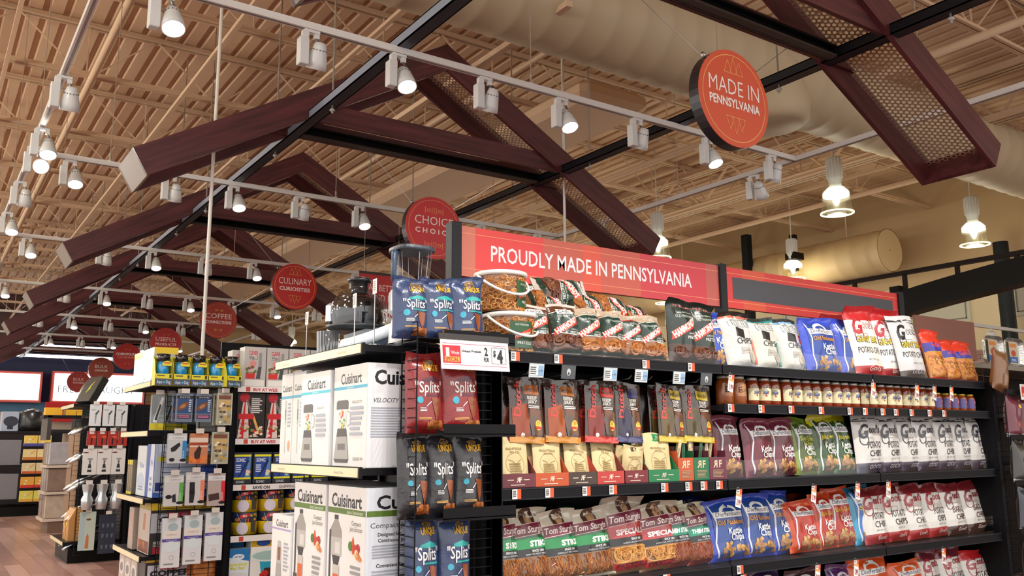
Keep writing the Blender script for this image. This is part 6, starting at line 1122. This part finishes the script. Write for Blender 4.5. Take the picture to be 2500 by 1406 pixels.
for k in range(5):
    for q in range(2):
        y = R3+.25+.4*q; z = 1.82-.28*k; x = 1.32+.02*q
        x += .1; t = thing('serving_tool', f'shiny steel kitchen tool hanging on the third row, {("top", "second", "third", "fourth", "lowest")[k]} {("near", "far")[q]}', 'kitchen tool', (x, y, z), group='steel kitchen tools on the third row')
        MB().tube([(.35, 0, .1), (.12, 0, .0)], .014, '#1b1b1d', 8).build('black_handle', PLAST, t)
        MB().tube([(.12, 0, 0), (.05, 0, -.03), (-.02, 0, -.07), (-.1, 0, -.12)], [.01, .022, .03, .012], '#c8ccce', 8).build('steel_head', STEEL, t)
for k, (y, rr, lb) in enumerate(((R3+.35, -.35, 'black tilted box on top of the third row, nearer'), (R3+.62, -.3, 'black rounded pan on top of the third row, farther'))):
    t = thing('black_box' if k == 0 else 'black_pan', lb, 'box' if k == 0 else 'pan', (1.42, y, 2.02), .6); t.rotation_euler = (0, .5, .4)
    (MB().bevbox((-.03, -.12, 0), (.05, .12, .3), '#1c1e20', .004) if k == 0 else MB().lathe([(.001, 0), (.15, 0), (.16, .03), (.155, .03), (.14, .01)], '#20242c', 28, Matrix.Translation((0, 0, .16)) @ Matrix.Rotation(1.4, 4, 'Y'))).build('body', PLAST, t)
    if k == 0: m = MB(); art(m, flat((-.03, 0, 0), (0, -1, 0), (0, 0, 1), (-1, 0, 0)), .24, .3, [('p', [(-.2, .3), (.2, .55), (.0, .55), (.3, .85), (-.1, .6), (.05, .58)], '#c8cc3c')]); m.build('printed_label', PAPER, t)
t = thing('kraft_bottle_carrier', 'orange kraft bottle gift box on the lowest third row shelf', 'gift box', (1.42, R3+.3, .675)); MB().prism([(-.08, 0), (.08, 0), (.08, .2), (.03, .3), (-.03, .3), (-.08, .2)], -.18, .18, '#c08a4c').build('carrier_body', PAPER, t)
m = MB(); art(m, flat((-.08, 0, 0), (0, -1, 0), (0, 0, 1), (-1, 0, 0)), .36, .2, [('bits', -.8, .8, .2, .9, 16, .03, ['#d8a04c', '#a8682c', '#e0bc7c']), ('r', .1, .6, .7, .95, '#e0c42c')]); m.build('printed_label', PAPER, t)
# ================================================================ fourth row: acrylic bulk bins; fifth row: coffee makers
R4 = 12.9
t = thing('bulk_bin_stand', 'tan stand of clear acrylic bulk bins at the end of the fourth row', 'bin stand', (0, R4, 0))
MB().box((1.55, .05, Z0), (1.85, .7, .62), '#6c5444').build('base', MATTE, t); MB().box((1.72, .05, .6), (1.85, .7, 1.75), '#b89a80').build('stand_body', MATTE, t)
for k in range(3):
    for q in range(3):
        MB().bevbox((1.5, .06+.22*q, .66+.34*k), (1.74, .26+.22*q, .95+.34*k), ('#b8a898', '#8a7468', '#a8a4a8')[(k+q) % 3], .01).build('clear_bin', vm('clear_bin_plastic', .12, coat=1, var=.25, nscale=14), t)
    MB().box((1.48, .04, .62+.34*k), (1.76, .72, .655+.34*k), '#c9b8a8').build('shelf', PLAST, t)
MB().box((1.45, .05, 1.66), (1.5, .7, 1.98), '#3a3434').build('dark_panel', PLAST, t)
m = MB().box((1.85, R4, Z0), (5.4, R4+.9, 1.95), '#1a1a1d'); tag(m.build('shelving_unit', DARKM), 'dark fourth row shelving far to the left', 'shelf unit')
for k in range(2):
    m = MB().box((0, 0, 0), (.2, .2, .1), '#e0a81c'); o = m.build('snack_carton', PAPER); o.location = (1.42+.24*k, R4+.1, 1.985); tag(o, f'small yellow carton on top of the fourth row, {("left", "right")[k]}', 'carton')
m = MB().box((1.4, R4+.05, 1.95), (1.85, R4+.5, 1.983), '#1a1a1d'); tag(m.build('shelf', DARKM), 'dark top shelf over the acrylic bulk bins', 'shelf')
R5 = 16.3
t = thing('end_display', 'dark fifth row end display of coffee makers and yellow boxes', 'shelf unit', (0, R5, 0))
for z in (1.82, 1.28, .74): MB().box((1.15, .02, z-.03), (1.85, .92, z), '#232326').build('shelf', DARKM, t)
for z in (1.6, 1.38, 1.16, .94, .72): MB().box((1.5, -.02, z-.06), (1.9, .02, z-.04), '#232326').build('shelf', DARKM, t)
MB().box((1.25, .02, Z0), (1.9, .92, .62), '#141414').build('base', DARKM, t); MB().box((1.9, .0, Z0), (5.4, .9, 1.8), '#1c1c1f').build('back_panel', DARKM, t)
for k, z in enumerate((1.58, 1.36, 1.14, .92, .7)):
    for q in range(2):
        m = MB().bevbox((-.095, -.04, 0), (.095, .04, .17), ('#e8c860', '#e8d090', '#d8c89c', '#e0a43c', '#d8cf5c')[k], .004); art(m, flat((0, -.04, 0), (1, 0, 0), (0, 0, 1), (0, -1, 0)), .19, .17, [('r', -1, 1, 0, .25, ('#4a4c9c', '#c8742c', '#c8602c', '#c8302c', '#d8a43c')[k]), ('bits', -.7, .7, .35, .9, 5, .02, ['#e8e0c0', '#d8a04c'])])
        o = m.build('food_box', PAPER); o.location = (1.6+.2*q, R5-.04, z); tag(o, f'pale yellow food box on the fifth row, {("top", "second", "third", "fourth", "lowest")[k]} {("left", "right")[q]}', 'food box', 'yellow food boxes on the fifth row')
t = thing('coffee_maker', 'black rounded coffee maker on top of the fifth row', 'coffee maker', (1.6, R5+.25, 1.82)); MB().lathe([(.001, 0), (.16, 0), (.18, .1), (.17, .3), (.12, .34), (.001, .34)], '#1d1d20', 24).build('body', PLAST, t); MB().tube([(-.15, 0, .3), (0, -.05, .36), (.1, -.02, .34)], .02, '#c8ccd0', 8).build('chrome_lever', STEEL, t)
t = thing('coffee_maker_box', 'pale blue boxed coffee maker beside the black one', 'appliance box', (1.28, R5+.35, 1.82)); MB().bevbox((-.1, -.15, 0), (.14, .15, .32), '#a8b4c8', .004).build('box_body', PAPER, t); m = MB(); art(m, flat((.02, -.15, 0), (1, 0, 0), (0, 0, 1), (0, -1, 0)), .24, .32, [('e', .1, .5, .9, .7, '#2c3040'), ('r', -.3, .4, .1, .3, '#20242e')]); m.build('printed_label', PAPER, t)
for k, z in enumerate((1.28, .74)):
    t = thing('coffee_maker_box', f'clear grey boxed coffee maker on the fifth row, {("upper", "lower")[k]}', 'appliance box', (1.3, R5+.2, z)); MB().bevbox((-.13, -.15, 0), (.18, .4, .4), '#7c7c84', .004).build('box_body', PAPER, t)
for k in range(3):
    Y = R5+3.4*(k+1); m = MB().box((1.3, Y, Z0), (5.4, Y+.9, 1.9), '#2a2628')
    rg = random.Random(k)
    o = m.build('shelving_unit', DARKM); tag(o, f'distant dark shelving of small goods at far left, {("nearest", "middle", "farthest")[k]}', 'shelf unit')
    for q in range(14):
        mm = MB().box((1.22+.0*q, 0, 0), (1.3, .24, .2), rg.choice(('#c8b8a8', '#a83a2c', '#d8d4d0', '#3c4a6c', '#c87a3c', '#e0c890'))); oo = mm.build('packaged_good', PAPER, o); oo.location = (0, Y+.06+.28*(q % 3), .6+.3*(q//3))
